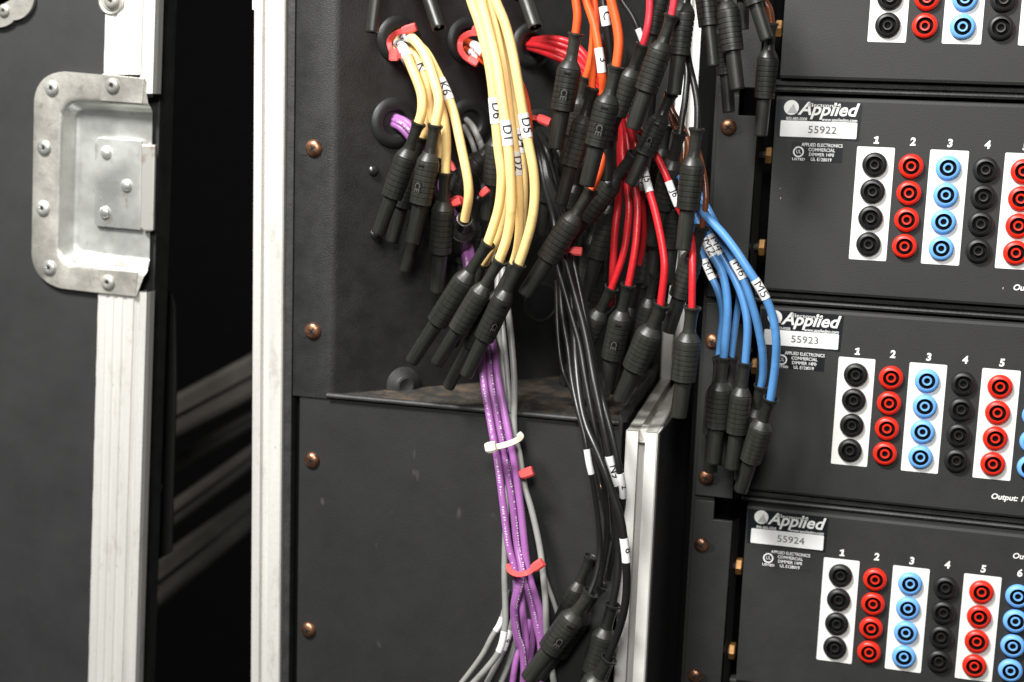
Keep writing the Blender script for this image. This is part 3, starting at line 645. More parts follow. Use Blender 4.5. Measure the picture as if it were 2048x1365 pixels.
def plug(p0, p1, w, parent, emblem=0, flat=0):
    """inline coupler from rim p0 to tip p1; w is body width in pixels"""
    a, b = PT(*p0), PT(*p1); ax, e1, e2 = frame(b - a); L = (b - a).length; r = 0.5 * w * 1.06 * depth((a + b) / 2) / FPX
    rollq = random.uniform(0, 6.28)
    f1 = e1 * math.cos(rollq) + e2 * math.sin(rollq); f2 = ax.cross(f1)
    for nm, me_ in (('strain_boot', boot_me), ('grip_body', grip_me), ('plug_sleeve', sleeve_me)):
        o = bpy.data.objects.new(nm, me_); COL.objects.link(o); o.parent = parent
        off = parent.location; c = a - off
        o.matrix_basis = Matrix(((f1.x * r, f2.x * r, ax.x * L, c.x), (f1.y * r, f2.y * r, ax.y * L, c.y), (f1.z * r, f2.z * r, ax.z * L, c.z), (0, 0, 0, 1)))
        if nm == 'grip_body': grip = o
        if nm == 'plug_sleeve': slv = o
    o = bpy.data.objects.new('contact_pin', pin_me); COL.objects.link(o); o.parent = slv
    if emblem:
        c = [a + ax * (L * t) for t in np.linspace(0.31, 0.66, 30)]; Lb = L * 0.35
        def mark(name, u0, u1, v0, v1, m, rad):
            V2, F2 = [], []; nu, nv = 3, 8
            for i in range(nu + 1):
                for j in range(nv + 1): V2.append((u0 + (u1 - u0) * i / nu, v0 + (v1 - v0) * j / nv))
            for i in range(nu):
                for j in range(nv): F2.append((i * (nv + 1) + j, i * (nv + 1) + j + 1, (i + 1) * (nv + 1) + j + 1, (i + 1) * (nv + 1) + j))
            rl = emblem * 0.2
            o = bend(name, V2, F2, c, 0, rad, parent, m, rl); return o
        mark('grip_window', Lb * 0.07, Lb * 0.12, -r * 0.28, r * 0.28, 'jhole', r * 1.02)
        mark('emblem_patch', Lb * 0.48, Lb * 0.70, -r * 0.36, r * 0.36, 'jhole', r * 1.02)
        v, f = glyphs('CE', r * 0.72, bold=0.02, align='CENTER', dice=True)
        bend('lettering', [(aa, bb - r * 0.25) for aa, bb in v], f, c, Lb * 0.60, r * 1.03, parent, 'emboss', emblem * 0.2)
    return slv
def lead(label, color, w, path=None, p=None, pw=44, marks=(), em=0, group='loose cable leads with black inline plugs', printed=False, cat='cable'):
    base = PT(*(path[0] if path else p[0]))
    t = thing({'cream': 'cream_cable', 'orange': 'orange_cable', 'red': 'red_cable', 'rose': 'rose_cable', 'purple': 'purple_cable', 'gray': 'grey_cable', 'blue': 'blue_cable', 'brown': 'brown_cable', 'black': 'black_cable', None: 'inline_plug'}[color], label, cat, group, base)
    if path and p:
        (x0, y0, d0), (x1, y1, d1) = p; path = list(path[:-1]) + [(x0 + .04 * (x1 - x0), y0 + .04 * (y1 - y0), d0 + .04 * (d1 - d0))]
    if path: wire(path, color, w, t, marks, printed=printed)
    if p: plug(p[0], p[1], pw, t, em)
    return t
G1_ = 'cream leads from the upper grommet'
def Lc(*a, **k): return lead(*a, **k)
# cream bundle out of the first grommet
lead('cream lead curving out of the first grommet to the leftmost hanging black plug', 'cream', 21,
     [(793, 84, 999), (808, 100, -52), (826, 140, -60), (842, 185, -64), (843, 222, -66), (837, 252, -66)], ((838, 245, -66), (756, 468, -62)), 43, [((796, 90), (815, 116), 'L1', 0.2)])
lead("cream lead whose black plug hangs second from the left with an emblem on its grip", 'cream', 21,
     [(797, 74, 999), (822, 76, -54), (848, 108, -62), (868, 160, -68), (879, 205, -70), (872, 256, -70)], ((871, 249, -70), (825, 487, -66)), 44, [((808, 74), (822, 79), 'L2', 0.2)], em=-2.6)
lead('cream lead mostly hidden behind the two front plugs, with its black sleeve tip between them', 'cream', 20,
     [(790, 92, 999), (812, 118, -42), (838, 168, -44), (856, 215, -44), (850, 262, -42), (842, 280, -40)], ((843, 274, -40), (783, 484, -38)), 40, [((808, 110), (817, 128), 'L7', 0.2)])
lead('cream lead passing behind the second plug to a lower black plug tip', 'cream', 20,
     [(800, 80, 999), (830, 105, -48), (850, 160, -50), (862, 220, -50), (877, 280, -48), (879, 322, -46)], ((880, 314, -46), (808, 542, -42)), 42, [((846, 125), (856, 140), 'K', 0.2)])
lead('cream lead dropping straight into a vertical black plug between two others', 'cream', 20,
     [(803, 72, 999), (835, 88, -46), (862, 140, -54), (880, 200, -57), (892, 270, -58), (892, 350, -58)], ((891, 343, -58), (875, 584, -40)), 44)
lead("cream lead with white K6 marker bowing out to the right above a shaded plug", 'cream', 20,
     [(806, 78, 999), (845, 98, -48), (876, 150, -56), (905, 215, -60), (924, 300, -62), (937, 380, -62), (928, 446, -58)], ((930, 438, -56), (912, 512, 2)), 44, [((882, 160), (903, 200), 'K6', 0.1)])
# red and grey shaded plugs in the middle of the slanted panel
lead('black plug lying diagonally over the grey cables, pointing up to the right', None, 0, None, ((1000, 270, -20), (860, 440, -24)), 44)
lead('short black plug hanging just left of the cream D-marked bundle', None, 0, None, ((1003, 225, -40), (975, 440, -30)), 42)
lead('black plug in shadow behind the cream lead with the K6 marker', None, 0, None, ((955, 395, -18), (917, 590, -8)), 40)
# purple bundle
pur = dict(group='purple cables running down to the lower case')
lead('purple cable at the outside left of the purple bundle with tiny white printing', 'purple', 15.5,
     [(782, 238, 999), (812, 252, -36), (846, 300, -30), (872, 380, -20), (924, 470, -16), (945, 590, -45), (962, 690, -60), (966, 760, -72), (983, 860, -80), (995, 920, -82), (1007, 1010, -84), (1017, 1090, -85), (1030, 1140, -86), (1033, 1175, -84), (1028, 1217, -82), (1034, 1273, -82), (1047, 1312, -82), (1054, 1400, -82)], printed=-0.35, **pur)
lead("purple cable second from the left in its bundle, crossing in front under the coral tie", 'purple', 15.5,
     [(780, 246, 999), (808, 262, -34), (840, 312, -28), (866, 395, -16), (922, 480, -14), (940, 590, -40), (972, 690, -56), (981, 760, -68), (999, 860, -76), (1010, 920, -78), (1025, 1010, -80), (1033, 1090, -82), (1043, 1140, -89), (1041, 1172, -90), (1030, 1217, -90), (1035, 1270, -88), (1046, 1307, -86), (1049, 1400, -84)], printed=0.4, **pur)
lead('purple cable on the right of the purple bundle, disappearing under the foreground plug', 'purple', 15.5,
     [(784, 232, 999), (820, 250, -36), (858, 305, -30), (885, 390, -18), (934, 475, -16), (955, 590, -42), (985, 680, -52), (997, 760, -66), (1015, 860, -76), (1027, 920, -78), (1041, 1010, -80), (1050, 1090, -83), (1056, 1140, -84), (1066, 1180, -84), (1080, 1222, -82), (1086, 1262, -78), (1088, 1300, -74)], **pur)
lead('purple cable with rubbed white printing that swings right below the coral tie', 'purple', 15.5,
     [(786, 250, 999), (818, 272, -30), (850, 320, -24), (878, 400, -12), (930, 485, -12), (950, 600, -36), (978, 700, -48), (990, 780, -60), (1006, 870, -68), (1018, 940, -71), (1034, 1020, -74), (1043, 1100, -77), (1050, 1140, -78), (1053, 1170, -80), (1062, 1205, -80), (1073, 1250, -78), (1083, 1300, -76), (1080, 1400, -74)], printed=0.1, **pur)
lead('purple cable dropping nearly straight below the coral tie between its neighbours', 'purple', 15,
     [(1040, 1100, -70), (1040, 1150, -74), (1044, 1195, -78), (1048, 1240, -80), (1052, 1290, -81), (1048, 1330, -82), (1044, 1400, -82)], printed=0.0, **pur)
lead('purple cable kicking out to the lower left beside the grey cables', 'purple', 14,
     [(1062, 1240, -62), (1052, 1280, -66), (1036, 1310, -70), (1028, 1345, -72), (1020, 1400, -72)], **pur)
lead('short darker purple cable deep behind the foreground plug near the bottom', 'purple', 13,
     [(1072, 1240, -64), (1064, 1290, -66), (1060, 1330, -68), (1075, 1400, -70)], **pur)
# grey cables
gr = dict(group='grey cables running down beside the purple bundle')
lead("grey cable right of the purple bundle that curves out below the coral tie", 'gray', 13.5,
     [(930, 238, 999), (950, 262, -20), (970, 320, -10), (985, 400, -10), (1001, 480, -30), (1006, 553, -48), (1018, 640, -56), (1028, 760, -66), (1029, 860, -70), (1040, 909, -71), (1049, 972, -74), (1063, 1021, -76), (1079, 1095, -78), (1087, 1161, -82), (1092, 1217, -84), (1094, 1262, -80), (1101, 1318, -74), (1112, 1400, -74)], **gr)
lead("grey cable crossing behind the purple bundle to a blank white marker at lower left", 'gray', 13.5,
     [(934, 244, 999), (956, 275, -18), (976, 340, -8), (992, 420, -6), (1003, 500, -20), (996, 580, -36), (1000, 680, -46), (1011, 780, -56), (1020, 900, -58), (1014, 1000, -62), (1012, 1060, -66), (1010, 1150, -72), (1011, 1217, -74), (1009, 1258, -76), (998, 1302, -78), (970, 1341, -80), (925, 1390, -80)], marks=[((1008, 1262), (996, 1303), '')], **gr)
lead('thin grey cable visible between the purple bundle and the outer grey cable', 'gray', 11,
     [(926, 250, 999), (945, 285, -16), (960, 345, -6), (978, 440, -2), (990, 540, -14), (1004, 640, -40), (1016, 760, -56), (1024, 850, -62)], **gr)
lead('leftmost grey cable at the bottom with a narrow white marker', 'gray', 11.5,
     [(1014, 1180, -60), (1008, 1220, -64), (999, 1250, -68), (985, 1273, -70), (960, 1318, -72), (900, 1395, -72)], marks=[((1005, 1236), (993, 1263), '')], **gr)
lead('grey cable with a white marker reading 9 at the bottom of the bundle', 'gray', 12,
     [(1030, 1160, -58), (1030, 1210, -62), (1022, 1255, -66), (1008, 1300, -70), (988, 1340, -72), (955, 1400, -72)], marks=[((1020, 1260), (1008, 1301), '9', 0.1)], **gr)
lead('grey cable nearest the purple bundle at the bottom edge', 'gray', 12,
     [(1034, 1170, -56), (1034, 1240, -60), (1029, 1290, -66), (1014, 1335, -70), (988, 1400, -72)], **gr)
lead('short thin grey cable slanting away right behind the outer grey cable', 'gray', 10,
     [(1080, 1120, -64), (1096, 1172, -64), (1108, 1208, -64), (1120, 1250, -64)], **gr)
# foreground cream bundle
lead("cream lead with marker D6 at the left side of the big cream bundle", 'cream', 21,
     [(928, -60, -96), (943, 0, -98), (958, 44, -99), (974, 110, -100), (983, 165, -100), (989, 225, -100), (997, 300, -99), (1004, 350, -98), (1001, 400, -96), (991, 440, -95), (974, 494, -94)], ((978, 485, -94), (823, 724, -84)), 44, [((987, 196), (992, 247), 'D6', 0.45)])
lead('cream lead with marker D1 facing the viewer in the big cream bundle', 'cream', 21.5,
     [(945, -60, -100), (961, 0, -102), (979, 66, -104), (995, 132, -106), (1004, 198, -108), (1012, 260, -108), (1018, 320, -108), (1022, 380, -106), (1022, 430, -104), (1014, 480, -101), (998, 528, -99)], ((1001, 520, -99), (873, 728, -90)), 41, [((1009, 241), (1015, 293), 'D1', 0.25)])
lead('cream lead with marker D2 that dives behind the right plug of the big cream bundle', 'cream', 19,
     [(962, -60, -94), (976, 0, -95), (996, 80, -97), (1012, 160, -99), (1022, 240, -100), (1031, 310, -100), (1038, 380, -98), (1040, 440, -94), (1036, 495, -90), (1026, 535, -84)], ((1029, 527, -84), (896, 775, -72)), 38, [((1030, 303), (1037, 351), 'D2', 0.3)])
lead('cream lead with marker D5 on the outer right of the big cream bundle', 'cream', 21,
     [(974, -60, -100), (990, 0, -102), (1008, 44, -103), (1024, 99, -104), (1037, 165, -105), (1047, 228, -105), (1056, 285, -105), (1066, 340, -105), (1069, 390, -104), (1064, 442, -104), (1052, 490, -103), (1037, 536, -102)], ((1040, 527, -102), (932, 752, -94)), 41, [((1045, 228), (1056, 276), 'D5', 0.35)], em=2.2)
lead('cream lead with shaded marker D4 behind its neighbours in the big cream bundle', 'cream', 18,
     [(968, -60, -82), (985, 0, -82), (1004, 70, -84), (1020, 150, -86), (1034, 230, -86), (1043, 300, -86), (1048, 360, -84), (1048, 420, -80), (1040, 500, -76), (1022, 560, -68)], marks=[((1037, 257), (1044, 306), 'D4', 0.3)], group='cream cables of the big bundle')
lead('cream lead without visible marker ending in the shade between two plugs of the big bundle', 'cream', 17,
     [(955, -60, -84), (971, 0, -84), (990, 80, -84), (1002, 160, -84), (1008, 240, -84), (1012, 320, -82), (1013, 400, -80), (1000, 470, -76), (978, 512, -72), (966, 534, -68)], ((968, 528, -66), (905, 690, -56)), 36)
# orange from second grommet, behind the creams
for i, (lab, dx, dy) in enumerate((('orange cable nearest the left as it leaves the second grommet', 0, 8), ('orange cable arching highest out of the second grommet', 3, -6), ('orange cable emerging right of the big cream bundle', 6, 0))):
    lead(lab, 'orange', 18, [(932 + dx, 90 + dy, 999), (955 + dx, 103 + dy, -40 - 8 * i), (985, 125 + dy, -54), (1012 + dx, 140 + dy, -62), (1033 + dx, 165 + dy, -64), (1048 + dx / 2, 205, -66), (1056, 250 + dy, -66), (1058, 310, -60)],
         marks=[((946 + dx, 95 + dy), (962 + dx, 108 + dy), ('2', '', '6')[i], 0.2)], group='orange cables from the second grommet')
# orange leads from above
lead('orange lead at the top ending in the upright black plug left of the orange group', 'orange', 17.5,
     [(1148, -60, -84), (1151, 0, -84), (1154, 33, -84), (1152, 74, -84)], ((1152, 66, -84), (1110, 298, -80)), 47, em=-0.4)
lead('orange lead with a white marker that continues to the large diagonal plug', 'orange', 17,
     [(1158, -60, -78), (1172, 0, -79), (1186, 44, -80), (1196, 95, -81), (1204, 150, -80), (1207, 190, -74), (1205, 240, -68), (1208, 299, -68), (1198, 343, -72), (1183, 386, -74)], ((1184, 378, -74), (1049, 590, -74)), 46, [((1197, 96), (1205, 144), '3', 0.75)])
lead('orange lead passing behind the white marker down to a plug left of the centre plug', 'orange', 16,
     [(1180, -60, -70), (1189, 0, -70), (1193, 60, -70), (1190, 120, -68), (1184, 160, -67), (1185, 183, -66)], ((1186, 175, -66), (1121, 410, -62)), 41)
lead('orange lead behind, ending at a plug rim half hidden by its neighbours', 'orange', 15,
     [(1176, -60, -56), (1184, 0, -56), (1186, 60, -55), (1180, 120, -54), (1172, 160, -52)], ((1172, 154, -52), (1128, 330, -48)), 38)
lead('orange lead on the right of the orange group, plug embossed with an emblem square', 'orange', 20,
     [(1213, -60, -92), (1223, 0, -92), (1233, 44, -92), (1237, 88, -92), (1233, 140, -92)], ((1233, 132, -92), (1173, 372, -88)), 49, em=-0.5)
lead('black lead with white C marker between the orange leads', 'black', 19,
     [(1198, -60, -74), (1205, 0, -74), (1212, 40, -74), (1219, 90, -72), (1221, 130, -70)], ((1221, 124, -70), (1212, 362, -66)), 40, [((1207, 14), (1216, 51), 'C', 0.5)])
lead('thin black printed wire with a grey-white ferrule sleeve at the top', 'black', 12,
     [(1222, -50, -60), (1242, 0, -60), (1262, 29, -60), (1277, 60, -60), (1290, 96, -58), (1296, 130, -50)], marks=[((1274, 59), (1285, 84), '')], group='thin printed wires')
# rose leads
lead('rose red lead left of the two at the top, bending down into a dark plug', 'rose', 15.5,
     [(1296, -60, -72), (1299, 0, -72), (1299, 33, -72), (1294, 62, -72), (1284, 96, -70)], ((1286, 88, -70), (1205, 300, -62)), 42)
lead("rose red lead on the right of the two at the top, ribbed plug slanting down", 'rose', 15,
     [(1350, -60, -92), (1348, 0, -92), (1345, 38, -92)], ((1345, 30, -92), (1265, 258, -88)), 46)
# unplugged inline couplers at the top
lead('black plug hanging between the two rose red leads at the top edge', None, 0, None, ((1338, -95, -62), (1286, 150, -58)), 38)
lead('upright black plug right of the rose red lead, its hollow tip showing', None, 0, None, ((1376, -50, -80), (1348, 190, -78)), 44)
lead('open ended black coupler pointing down at the first grommet', None, 0, None, ((770, -150, -58), (744, 66, -66)), 40, group=None)
lead('open ended black coupler pointing down between the first and second grommets', None, 0, None, ((815, -130, -40), (879, 58, -62)), 42, group=None)
lead('open ended black coupler right of the big cream bundle pointing toward the viewer', None, 0, None, ((1008, -130, -10), (1071, 57, -40)), 42, group=None)
lead('upright black plug with a square window at the top edge, left of two hanging plugs', None, 0, None, ((1400, -105, -58), (1426, 134, -62)), 40)
lead('upright black ribbed plug at the top edge between two others', None, 0, None, ((1447, -50, -62), (1475, 180, -64)), 44)
lead('black plug whose lower tip shows behind the ribbed plug near the rail screw', None, 0, None, ((1442, 0, -36), (1458, 226, -36)), 38)
lead('black plug slanting right at the top edge beside the brown lead', None, 0, None, ((1468, -130, -62), (1534, 80, -62)), 42)
lead('black plug standing behind the upright plugs at the top edge', None, 0, None, ((1486, -120, -40), (1486, 60, -36)), 36)
lead("glossy brown lead at the top right with a tall black plug over the panel corner", 'brown', 17,
     [(1518, -60, -52), (1529, 0, -52), (1538, 20, -52), (1543, 54, -52)], ((1543, 46, -52), (1521, 272, -46)), 40)
# glossy black wires
lead('glossy black lead curving down into a wide dark rim beside the aluminium post', 'black', 14,
     [(1366, 60, -40), (1371, 114, -42), (1375, 154, -46), (1371, 200, -50), (1364, 235, -52), (1357, 272, -54)], ((1360, 264, -54), (1305, 490, -34)), 44)
lead('glossy black lead hanging straight into a long ribbed plug in front of the aluminium post', 'black', 14,
     [(1370, 60, -60), (1377, 116, -66), (1388, 165, -72), (1394, 209, -76), (1394, 264, -78)], ((1394, 256, -78), (1366, 500, -74)), 46)
lead('narrow black plug with a round emblem leaning left under the rose red lead', None, 0, None, ((1344, 186, -72), (1261, 370, -70)), 40, em=-0.5)
lead('black lead dropping into a plug that runs parallel behind the large diagonal plug', 'black', 14,
     [(1306, 150, -62), (1306, 200, -62), (1301, 244, -60), (1284, 284, -56), (1266, 318, -54)], ((1269, 308, -54), (1120, 500, -44)), 44)
lead('black plug in deep shade under the diagonal plugs', None, 0, None, ((1240, 350, -20), (1169, 599, -12)), 38)
# brown leads
lead('brown lead curving behind the aluminium post plugs', 'brown', 14, [(1330, 190, -20), (1346, 225, -24), (1366, 258, -30), (1376, 290, -34), (1368, 335, -34), (1350, 380, -30), (1320, 410, -24)], group='brown cables')
lead('brown lead dropping into a dark plug left of the long ribbed plug', 'brown', 12,
     [(1336, 220, -30), (1348, 250, -34), (1360, 285, -38), (1360, 320, -38), (1356, 362, -38)], ((1357, 355, -38), (1335, 566, -30)), 40)
lead("brown lead swinging right of the ribbed plug into a rim above the blue cables", 'brown', 13,
     [(1392, 290, -56), (1401, 318, -58), (1411, 365, -62), (1411, 409, -64), (1404, 462, -64)], ((1405, 453, -64), (1336, 664, -56)), 44)
# red leads from the third grommet
def rr(dx, dy, Y): return [(1056 + dx, 88 + dy * .7, 999), (1095 + dx, 92 + dy * 1.6, -2), (1140 + dx, 108 + dy * 2.0, -8), (1175 + dx, 140 + dy * 1.3, -18), (1215 + dx * .5, 192 + dy, Y), (1245 - dy * .4, 232 + dy * .6, Y), (1262 + dx * .3, 275, Y)]
lead('red lead at the far left of the red group, dropping behind the first red plug', 'red', 16,
     rr(0, 10, -26)[:-1] + [(1240, 300, -26), (1240, 360, -26), (1236, 410, -26), (1230, 470, -28), (1226, 560, -28), (1222, 610, -22)], group='red leads from the third grommet')
lead('red lead curving left into the lowest left red plug', 'red', 15,
     rr(-2, 2, -34)[:-1] + [(1244, 300, -36), (1251, 350, -40), (1259, 410, -46), (1254, 470, -48), (1243, 520, -50), (1221, 582, -50)], ((1224, 574, -50), (1128, 768, -36)), 42)
lead('red lead second from the left of the red group, plug stamped with a square emblem', 'red', 15.5,
     rr(4, -4, -40)[:-1] + [(1256, 300, -42), (1268, 360, -48), (1276, 409, -54), (1274, 464, -58), (1268, 510, -60), (1256, 576, -62)], ((1257, 568, -62), (1206, 790, -50)), 43, em=-0.2)
lead('red lead with white marker J5 ending in a flared plug left of the aluminium post', 'red', 16,
     rr(8, -9, -44)[:-1] + [(1266, 280, -50), (1284, 326, -56), (1299, 380, -62), (1312, 431, -66), (1325, 500, -70), (1329, 545, -72), (1325, 616, -72)], ((1325, 607, -72), (1240, 802, -62)), 50, [((1287, 338), (1300, 384), 'J5', 0.3)])
lead('red lead with white marker J6 whose plug hangs in front of the aluminium post', 'red', 15,
     rr(10, 4, -36)[:-1] + [(1280, 262, -48), (1303, 296, -58), (1323, 332, -62), (1338, 364, -64), (1355, 410, -62), (1374, 450, -62), (1384, 490, -68), (1386, 540, -74), (1385, 622, -76)], ((1385, 613, -76), (1357, 834, -70)), 50, [((1337, 363), (1357, 410), 'J6', 0.5)])
lead('dull red lead with shaded marker 2 behind the J5 lead', 'red', 13,
     rr(2, 6, -20)[:-1] + [(1262, 300, -24), (1278, 345, -28), (1286, 400, -30), (1288, 460, -26), (1280, 530, -20)], marks=[((1277, 350), (1284, 382), '2', 0.2)], group='red leads from the third grommet')
# shadowed plugs among the red leads
for lab, p in (('dark plug in shade between the red leads and the J5 plug', ((1302, 400, -20), (1270, 660, -12), 34)),
               ('dark plug hanging above the flared J5 plug', ((1330, 345, -34), (1302, 572, -26), 38)),
               ('dark plug tip low behind the emblem plug on the dusty shelf', ((1275, 560, -20), (1223, 786, -10), 36)),
               ('dark plug in the background between the black wires and the red group', ((1205, 420, 0), (1150, 640, 10), 36)),
               ('dark plug deep in shade directly under the marker J6 lead', ((1345, 420, -10), (1318, 640, 0), 38))):
    lead(lab, None, 0, None, p[:2], p[2], group='dark plugs in shade')
# blue leads
bl0 = (1372, 372)
lead('blue lead with marker M1 at the left of the blue group, under its neighbour', 'blue', 15.2,
     [(1350, 340, -10), (1375, 400, -20), (1392, 470, -28), (1405, 510, -32), (1420, 545, -34), (1437, 585, -36), (1444, 630, -36), (1442, 670, -36), (1438, 724, -36)], ((1439, 716, -34), (1420, 944, -28)), 42, [((1408, 520), (1427, 558), 'M1', 0.1)])
lead('blue lead with marker M2 ending in the leftmost front plug of the blue group', 'blue', 17.6,
     [(1356, 345, -30), (1378, 395, -36), (1396, 445, -42), (1410, 485, -46), (1428, 515, -48), (1443, 540, -49), (1452, 575, -50), (1455, 612, -50), (1452, 655, -50), (1446, 722, -50)], ((1447, 713, -50), (1425, 926, -46)), 46, [((1409, 478), (1427, 513), 'M2', 0.25)])
lead('blue lead bowing behind the M4 lead to a plug hidden by the M2 plug', 'blue', 14.2,
     [(1370, 360, -10), (1400, 420, -20), (1432, 470, -26), (1462, 530, -28), (1478, 580, -28), (1475, 625, -28), (1470, 662, -28), (1464, 722, -28)], ((1463, 713, -28), (1448, 930, -24)), 38)
lead('blue lead with shaded marker M4 ending in the middle front plug of the blue group', 'blue', 16.6,
     [(1362, 350, -34), (1388, 405, -38), (1412, 450, -42), (1434, 495, -44), (1455, 530, -46), (1472, 562, -48), (1486, 602, -50), (1494, 654, -52), (1491, 734, -52)], ((1491, 724, -52), (1463, 938, -48)), 42, [((1420, 470), (1441, 510), 'M4', 0.3)])
lead("blue lead with marker M6, its plug tucked behind the rightmost blue lead's plug", 'blue', 17.1,
     [(1368, 345, -44), (1395, 400, -48), (1425, 448, -52), (1450, 492, -54), (1470, 530, -55), (1487, 560, -56), (1502, 600, -56), (1515, 645, -55), (1525, 700, -52), (1526, 745, -48), (1521, 780, -46)], ((1522, 770, -46), (1480, 960, -34)), 41, [((1465, 521), (1486, 558), 'M6', 0.35)])
lead('blue lead with marker M5 crossing over the others to the rightmost plug', 'blue', 18.1,
     [(1360, 352, -52), (1385, 400, -58), (1410, 430, -64), (1445, 466, -68), (1472, 502, -70), (1492, 534, -71), (1512, 565, -71), (1533, 600, -70), (1547, 635, -68), (1553, 680, -66), (1550, 730, -62), (1540, 806, -58)], ((1542, 796, -58), (1481, 982, -42)), 44, [((1510, 560), (1531, 598), 'M5', 0.15)])
lead('upper blue lead crossing behind the M5 lead near the brown plug', 'blue', 15.2,
     [(1372, 330, -30), (1396, 385, -40), (1418, 422, -48), (1436, 455, -52), (1453, 490, -50), (1468, 515, -46), (1480, 545, -40), (1484, 590, -34)], group='blue cables from behind the plugs')
# black wires to the lower plugs
bk = dict()
lead('glossy black wire on the left of the lower wire group, ending behind the foreground plug', 'black', 14,
     [(1064, 262, 999), (1076, 300, 6), (1090, 370, -10), (1110, 445, -38), (1114, 519, -44), (1126, 573, -50), (1143, 635, -56), (1160, 694, -62), (1172, 760, -70), (1185, 830, -76), (1198, 900, -78), (1210, 990, -74), (1214, 1060, -72), (1209, 1116, -74), (1203, 1178, -76)], ((1204, 1168, -76), (1068, 1372, -72)), 46)
lead('glossy black wire with marker N9 running down to a rim beside the aluminium post', 'black', 17,
     [(1072, 262, 999), (1084, 300, 6), (1098, 370, -10), (1124, 445, -46), (1129, 514, -52), (1150, 591, -60), (1168, 655, -66), (1181, 719, -72), (1191, 780, -80), (1204, 845, -86), (1219, 915, -88), (1230, 968, -86), (1236, 1030, -78), (1236, 1100, -76), (1234, 1160, -78), (1226, 1218, -80)], ((1227, 1208, -80), (1165, 1410, -78)), 46, [((1219, 912), (1231, 969), 'N9', 0.55)])
lead('thin black wire with a blank white marker hanging left of the other lower wires', 'black', 12.5,
     [(1068, 258, 999), (1080, 300, 6), (1094, 370, -10), (1116, 445, -34), (1122, 604, -42), (1137, 694, -54), (1144, 760, -68), (1155, 820, -80), (1169, 875, -86), (1178, 925, -88), (1187, 965, -86), (1196, 1034, -82), (1199, 1095, -80), (1192, 1150, -84), (1181, 1194, -88)], ((1183, 1184, -88), (1055, 1358, -92)), 48, [((1171, 899), (1182, 948), '')], em=1.6)
lead('long black wire crossing over the post with a white marker, bending into the lowest rim', 'black', 17,
     [(1074, 264, 999), (1086, 300, 6), (1100, 370, -10), (1130, 445, -42), (1140, 560, -50), (1150, 690, -58), (1160, 790, -74), (1172, 850, -84), (1190, 895, -92), (1208, 940, -96), (1226, 990, -97), (1241, 1034, -98), (1248, 1075, -98), (1253, 1130, -98), (1251, 1195, -96), (1240, 1251, -94), (1216, 1326, -90)], ((1219, 1316, -90), (1130, 1470, -86)), 50, [((1246, 1077), (1253, 1124), '8', 0.85)])
lead('black wire with a white marker closest to the aluminium post top', 'black', 14.5,
     [(1076, 266, 999), (1088, 300, 6), (1102, 370, -10), (1132, 445, -40), (1146, 520, -46), (1164, 600, -52), (1180, 680, -60), (1196, 770, -74), (1214, 835, -84), (1231, 897, -88), (1241, 950, -88), (1245, 1000, -82), (1232, 1080, -70), (1218, 1160, -66)], marks=[((1240, 946), (1245, 995), '2', 0.6)], group='thin printed wires')
lead('thin dark wire in the shade left of the lower wire group', 'black', 9,
     [(1112, 560, -30), (1116, 660, -36), (1126, 740, -44), (1150, 800, -60), (1175, 900, -70), (1205, 1000, -66), (1222, 1080, -64)], group='thin printed wires')
lead('black plug leaning behind the foreground plug at the bottom, thin boot uppermost', None, 0, None, ((1182, 1112, -66), (1088, 1330, -66)), 38)
lead('black plug standing in the shade at the bottom between two rims', None, 0, None, ((1225, 1265, -66), (1170, 1440, -64)), 40, group='dark plugs in shade')

for lab, p in (('dark plug in shade between the cream bundle and the first orange lead plug', ((1168, 320, -6), (1112, 525, 6), 38)),
               ('dark plug in shade behind the plug of the emblem-stamped orange lead', ((1215, 290, -2), (1160, 495, 8), 38)),
               ('dark plug standing on the shelf shade behind the J5 lead plug', ((1312, 545, -30), (1262, 760, -18), 38)),
               ('dark plug far back in shade right of the glossy black wires', ((1215, 470, 4), (1150, 700, 10), 36)),
               ('dark plug in shade just right of the D5 marker', ((1120, 270, 4), (1082, 470, 14), 38)),
               ('dark plug in shade between the red leads above the long ribbed plug', ((1335, 250, -10), (1300, 450, -4), 38))):
    lead(lab, None, 0, None, p[:2], p[2], group='dark plugs in shade')
for i, (lab, dx) in enumerate((('black cable sweeping down in shade left of the first orange plug', 0), ('black cable in shade behind the big diagonal plug', 22), ('black cable in deep shade under the orange plugs', 44))):
    lead(lab, 'black', 17, [(1074 + dx * .3, 258, 999), (1090 + dx, 290, 4), (1108 + dx, 350, 0), (1122 + dx, 420, 2), (1128 + dx, 500, 6), (1130 + dx, 580, 12)], group='black cables in shade')
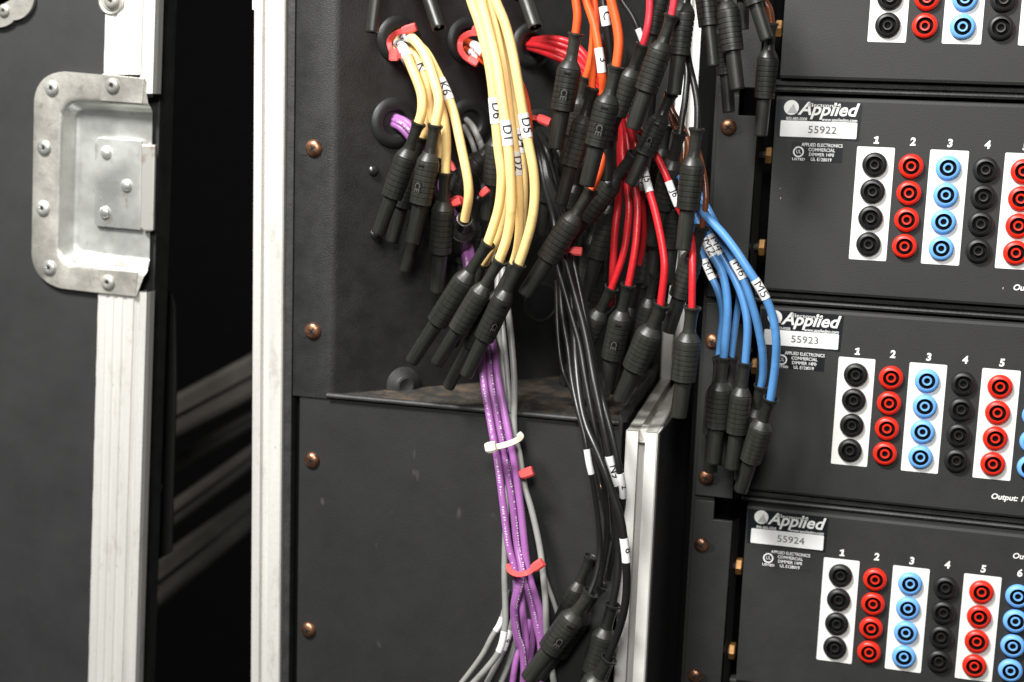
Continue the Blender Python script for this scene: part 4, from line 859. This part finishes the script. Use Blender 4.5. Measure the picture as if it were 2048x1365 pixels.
# ================================================================ CABLE TIES
def tie(label, pts, w, heads, m='tie', ring=None):
    b = PT(*pts[0]); t = thing('cable_tie', label, 'cable tie', 'cable ties', b)
    c = smooth_path(catmull([PT(*q) for q in pts]), 2); V, F = [], []
    hw = 0.5 * w * 0.9 / FPX
    for i, p in enumerate(c):
        T = (c[min(i + 1, len(c) - 1)] - c[max(i - 1, 0)]).normalized(); nn = (Vector(CAM) - p).normalized(); nn = (nn - T * nn.dot(T)).normalized(); s = T.cross(nn)
        for a, bq in ((-1, 0.3), (-.8, 1), (.8, 1), (1, .3), (1, -1), (-1, -1)): V.append(p + s * (hw * a) + nn * (0.0007 * bq))
    n = 6
    for i in range(len(c) - 1):
        for k in range(n): F.append((i * n + k, i * n + (k + 1) % n, (i + 1) * n + (k + 1) % n, (i + 1) * n + k))
    F += [tuple(range(n)), tuple(range((len(c) - 1) * n, len(c) * n))]
    o = mesh('strap', V, F, t, m); o.data.shade_smooth(); o.data.set_sharp_from_angle(angle=R_(35))
    for (x0, y0, x1, y1, Y, hwid) in heads:
        a, b2 = PT(x0, y0, Y), PT(x1, y1, Y); T = (b2 - a); L = T.length; T.normalize(); nn = (Vector(CAM) - a).normalized(); nn = (nn - T * nn.dot(T)).normalized(); s = T.cross(nn); h = 0.5 * hwid * 0.9 / FPX
        V = [a + T * (L * q) + s * (h * p_ * k) + nn * (0.0022 * d) for q, k in ((0, .8), (.3, 1), (.9, 1), (1, .85)) for p_, d in ((-1, -.6), (-1, .5), (-.6, 1), (.6, 1), (1, .5), (1, -.6))]
        n = 6; F = [(i * n + k, i * n + (k + 1) % n, (i + 1) * n + (k + 1) % n, (i + 1) * n + k) for i in range(3) for k in range(n)] + [tuple(range(n)), tuple(range(3 * n, 4 * n))]
        mesh('tie_head', V, F, t, m)
    return t
tie('coral cable tie with two square heads round the cream leads at the first grommet', [(824, 60, -52), (806, 62, -50), (788, 70, -46), (779, 84, -42), (782, 100, -44), (790, 112, -48), (802, 112, -58)], 11, [(806, 62, 832, 54, -56, 17), (788, 98, 788, 122, -54, 20)])
tie('coral cable tie round the orange cables at the second grommet', [(955, 66, -36), (938, 68, -30), (922, 80, -26), (921, 100, -28), (932, 116, -36), (948, 124, -46)], 12, [(948, 62, 958, 52, -46, 15), (938, 118, 956, 128, -50, 16)])
tie('red cable tie tail pointing right at the D5 marker', [(1050, 244, -30), (1062, 236, -46), (1078, 238, -56), (1090, 242, -60)], 10, [(1076, 236, 1100, 246, -62, 18)])
tie('coral cable tie round the glossy black wires under the diagonal plug', [(1112, 508, -30), (1124, 504, -58), (1136, 501, -62), (1150, 503, -62)], 10, [(1144, 502, 1164, 504, -62, 17)])
tie('small red cable tie head beside the vertical plug in shade', [(898, 320, -30), (904, 330, -40)], 9, [(900, 326, 908, 342, -46, 12)])
tie('red cable tie loop on the purple cables below the vertical plug', [(904, 402, -44), (914, 396, -48), (924, 400, -46), (925, 412, -44)], 10, [(906, 408, 922, 402, -50, 15)])
tie('red cable tie stub on the grey cables left of the big cream bundle', [(962, 392, -44), (968, 384, -46)], 9, [(962, 390, 976, 378, -50, 14)])
tie('natural white cable tie strapped round purple and grey cables', [(984, 895, -90), (1000, 893, -93), (1018, 888, -93), (1034, 881, -90), (1042, 874, -84), (1038, 868, -76)], 12, [(972, 897, 992, 893, -94, 22)], 'tiew')
tie('coral tie head sticking out right of the bundle below the white tie', [(1036, 950, -78), (1044, 946, -80)], 10, [(1042, 950, 1066, 942, -80, 20)])
tie('coral cable tie cinching the purple bundle with its head on the grey cable', [(1018, 1130, -82), (1020, 1142, -92), (1034, 1149, -97), (1052, 1147, -97), (1066, 1139, -94), (1078, 1128, -92)], 11, [(1066, 1138, 1086, 1124, -95, 19)])
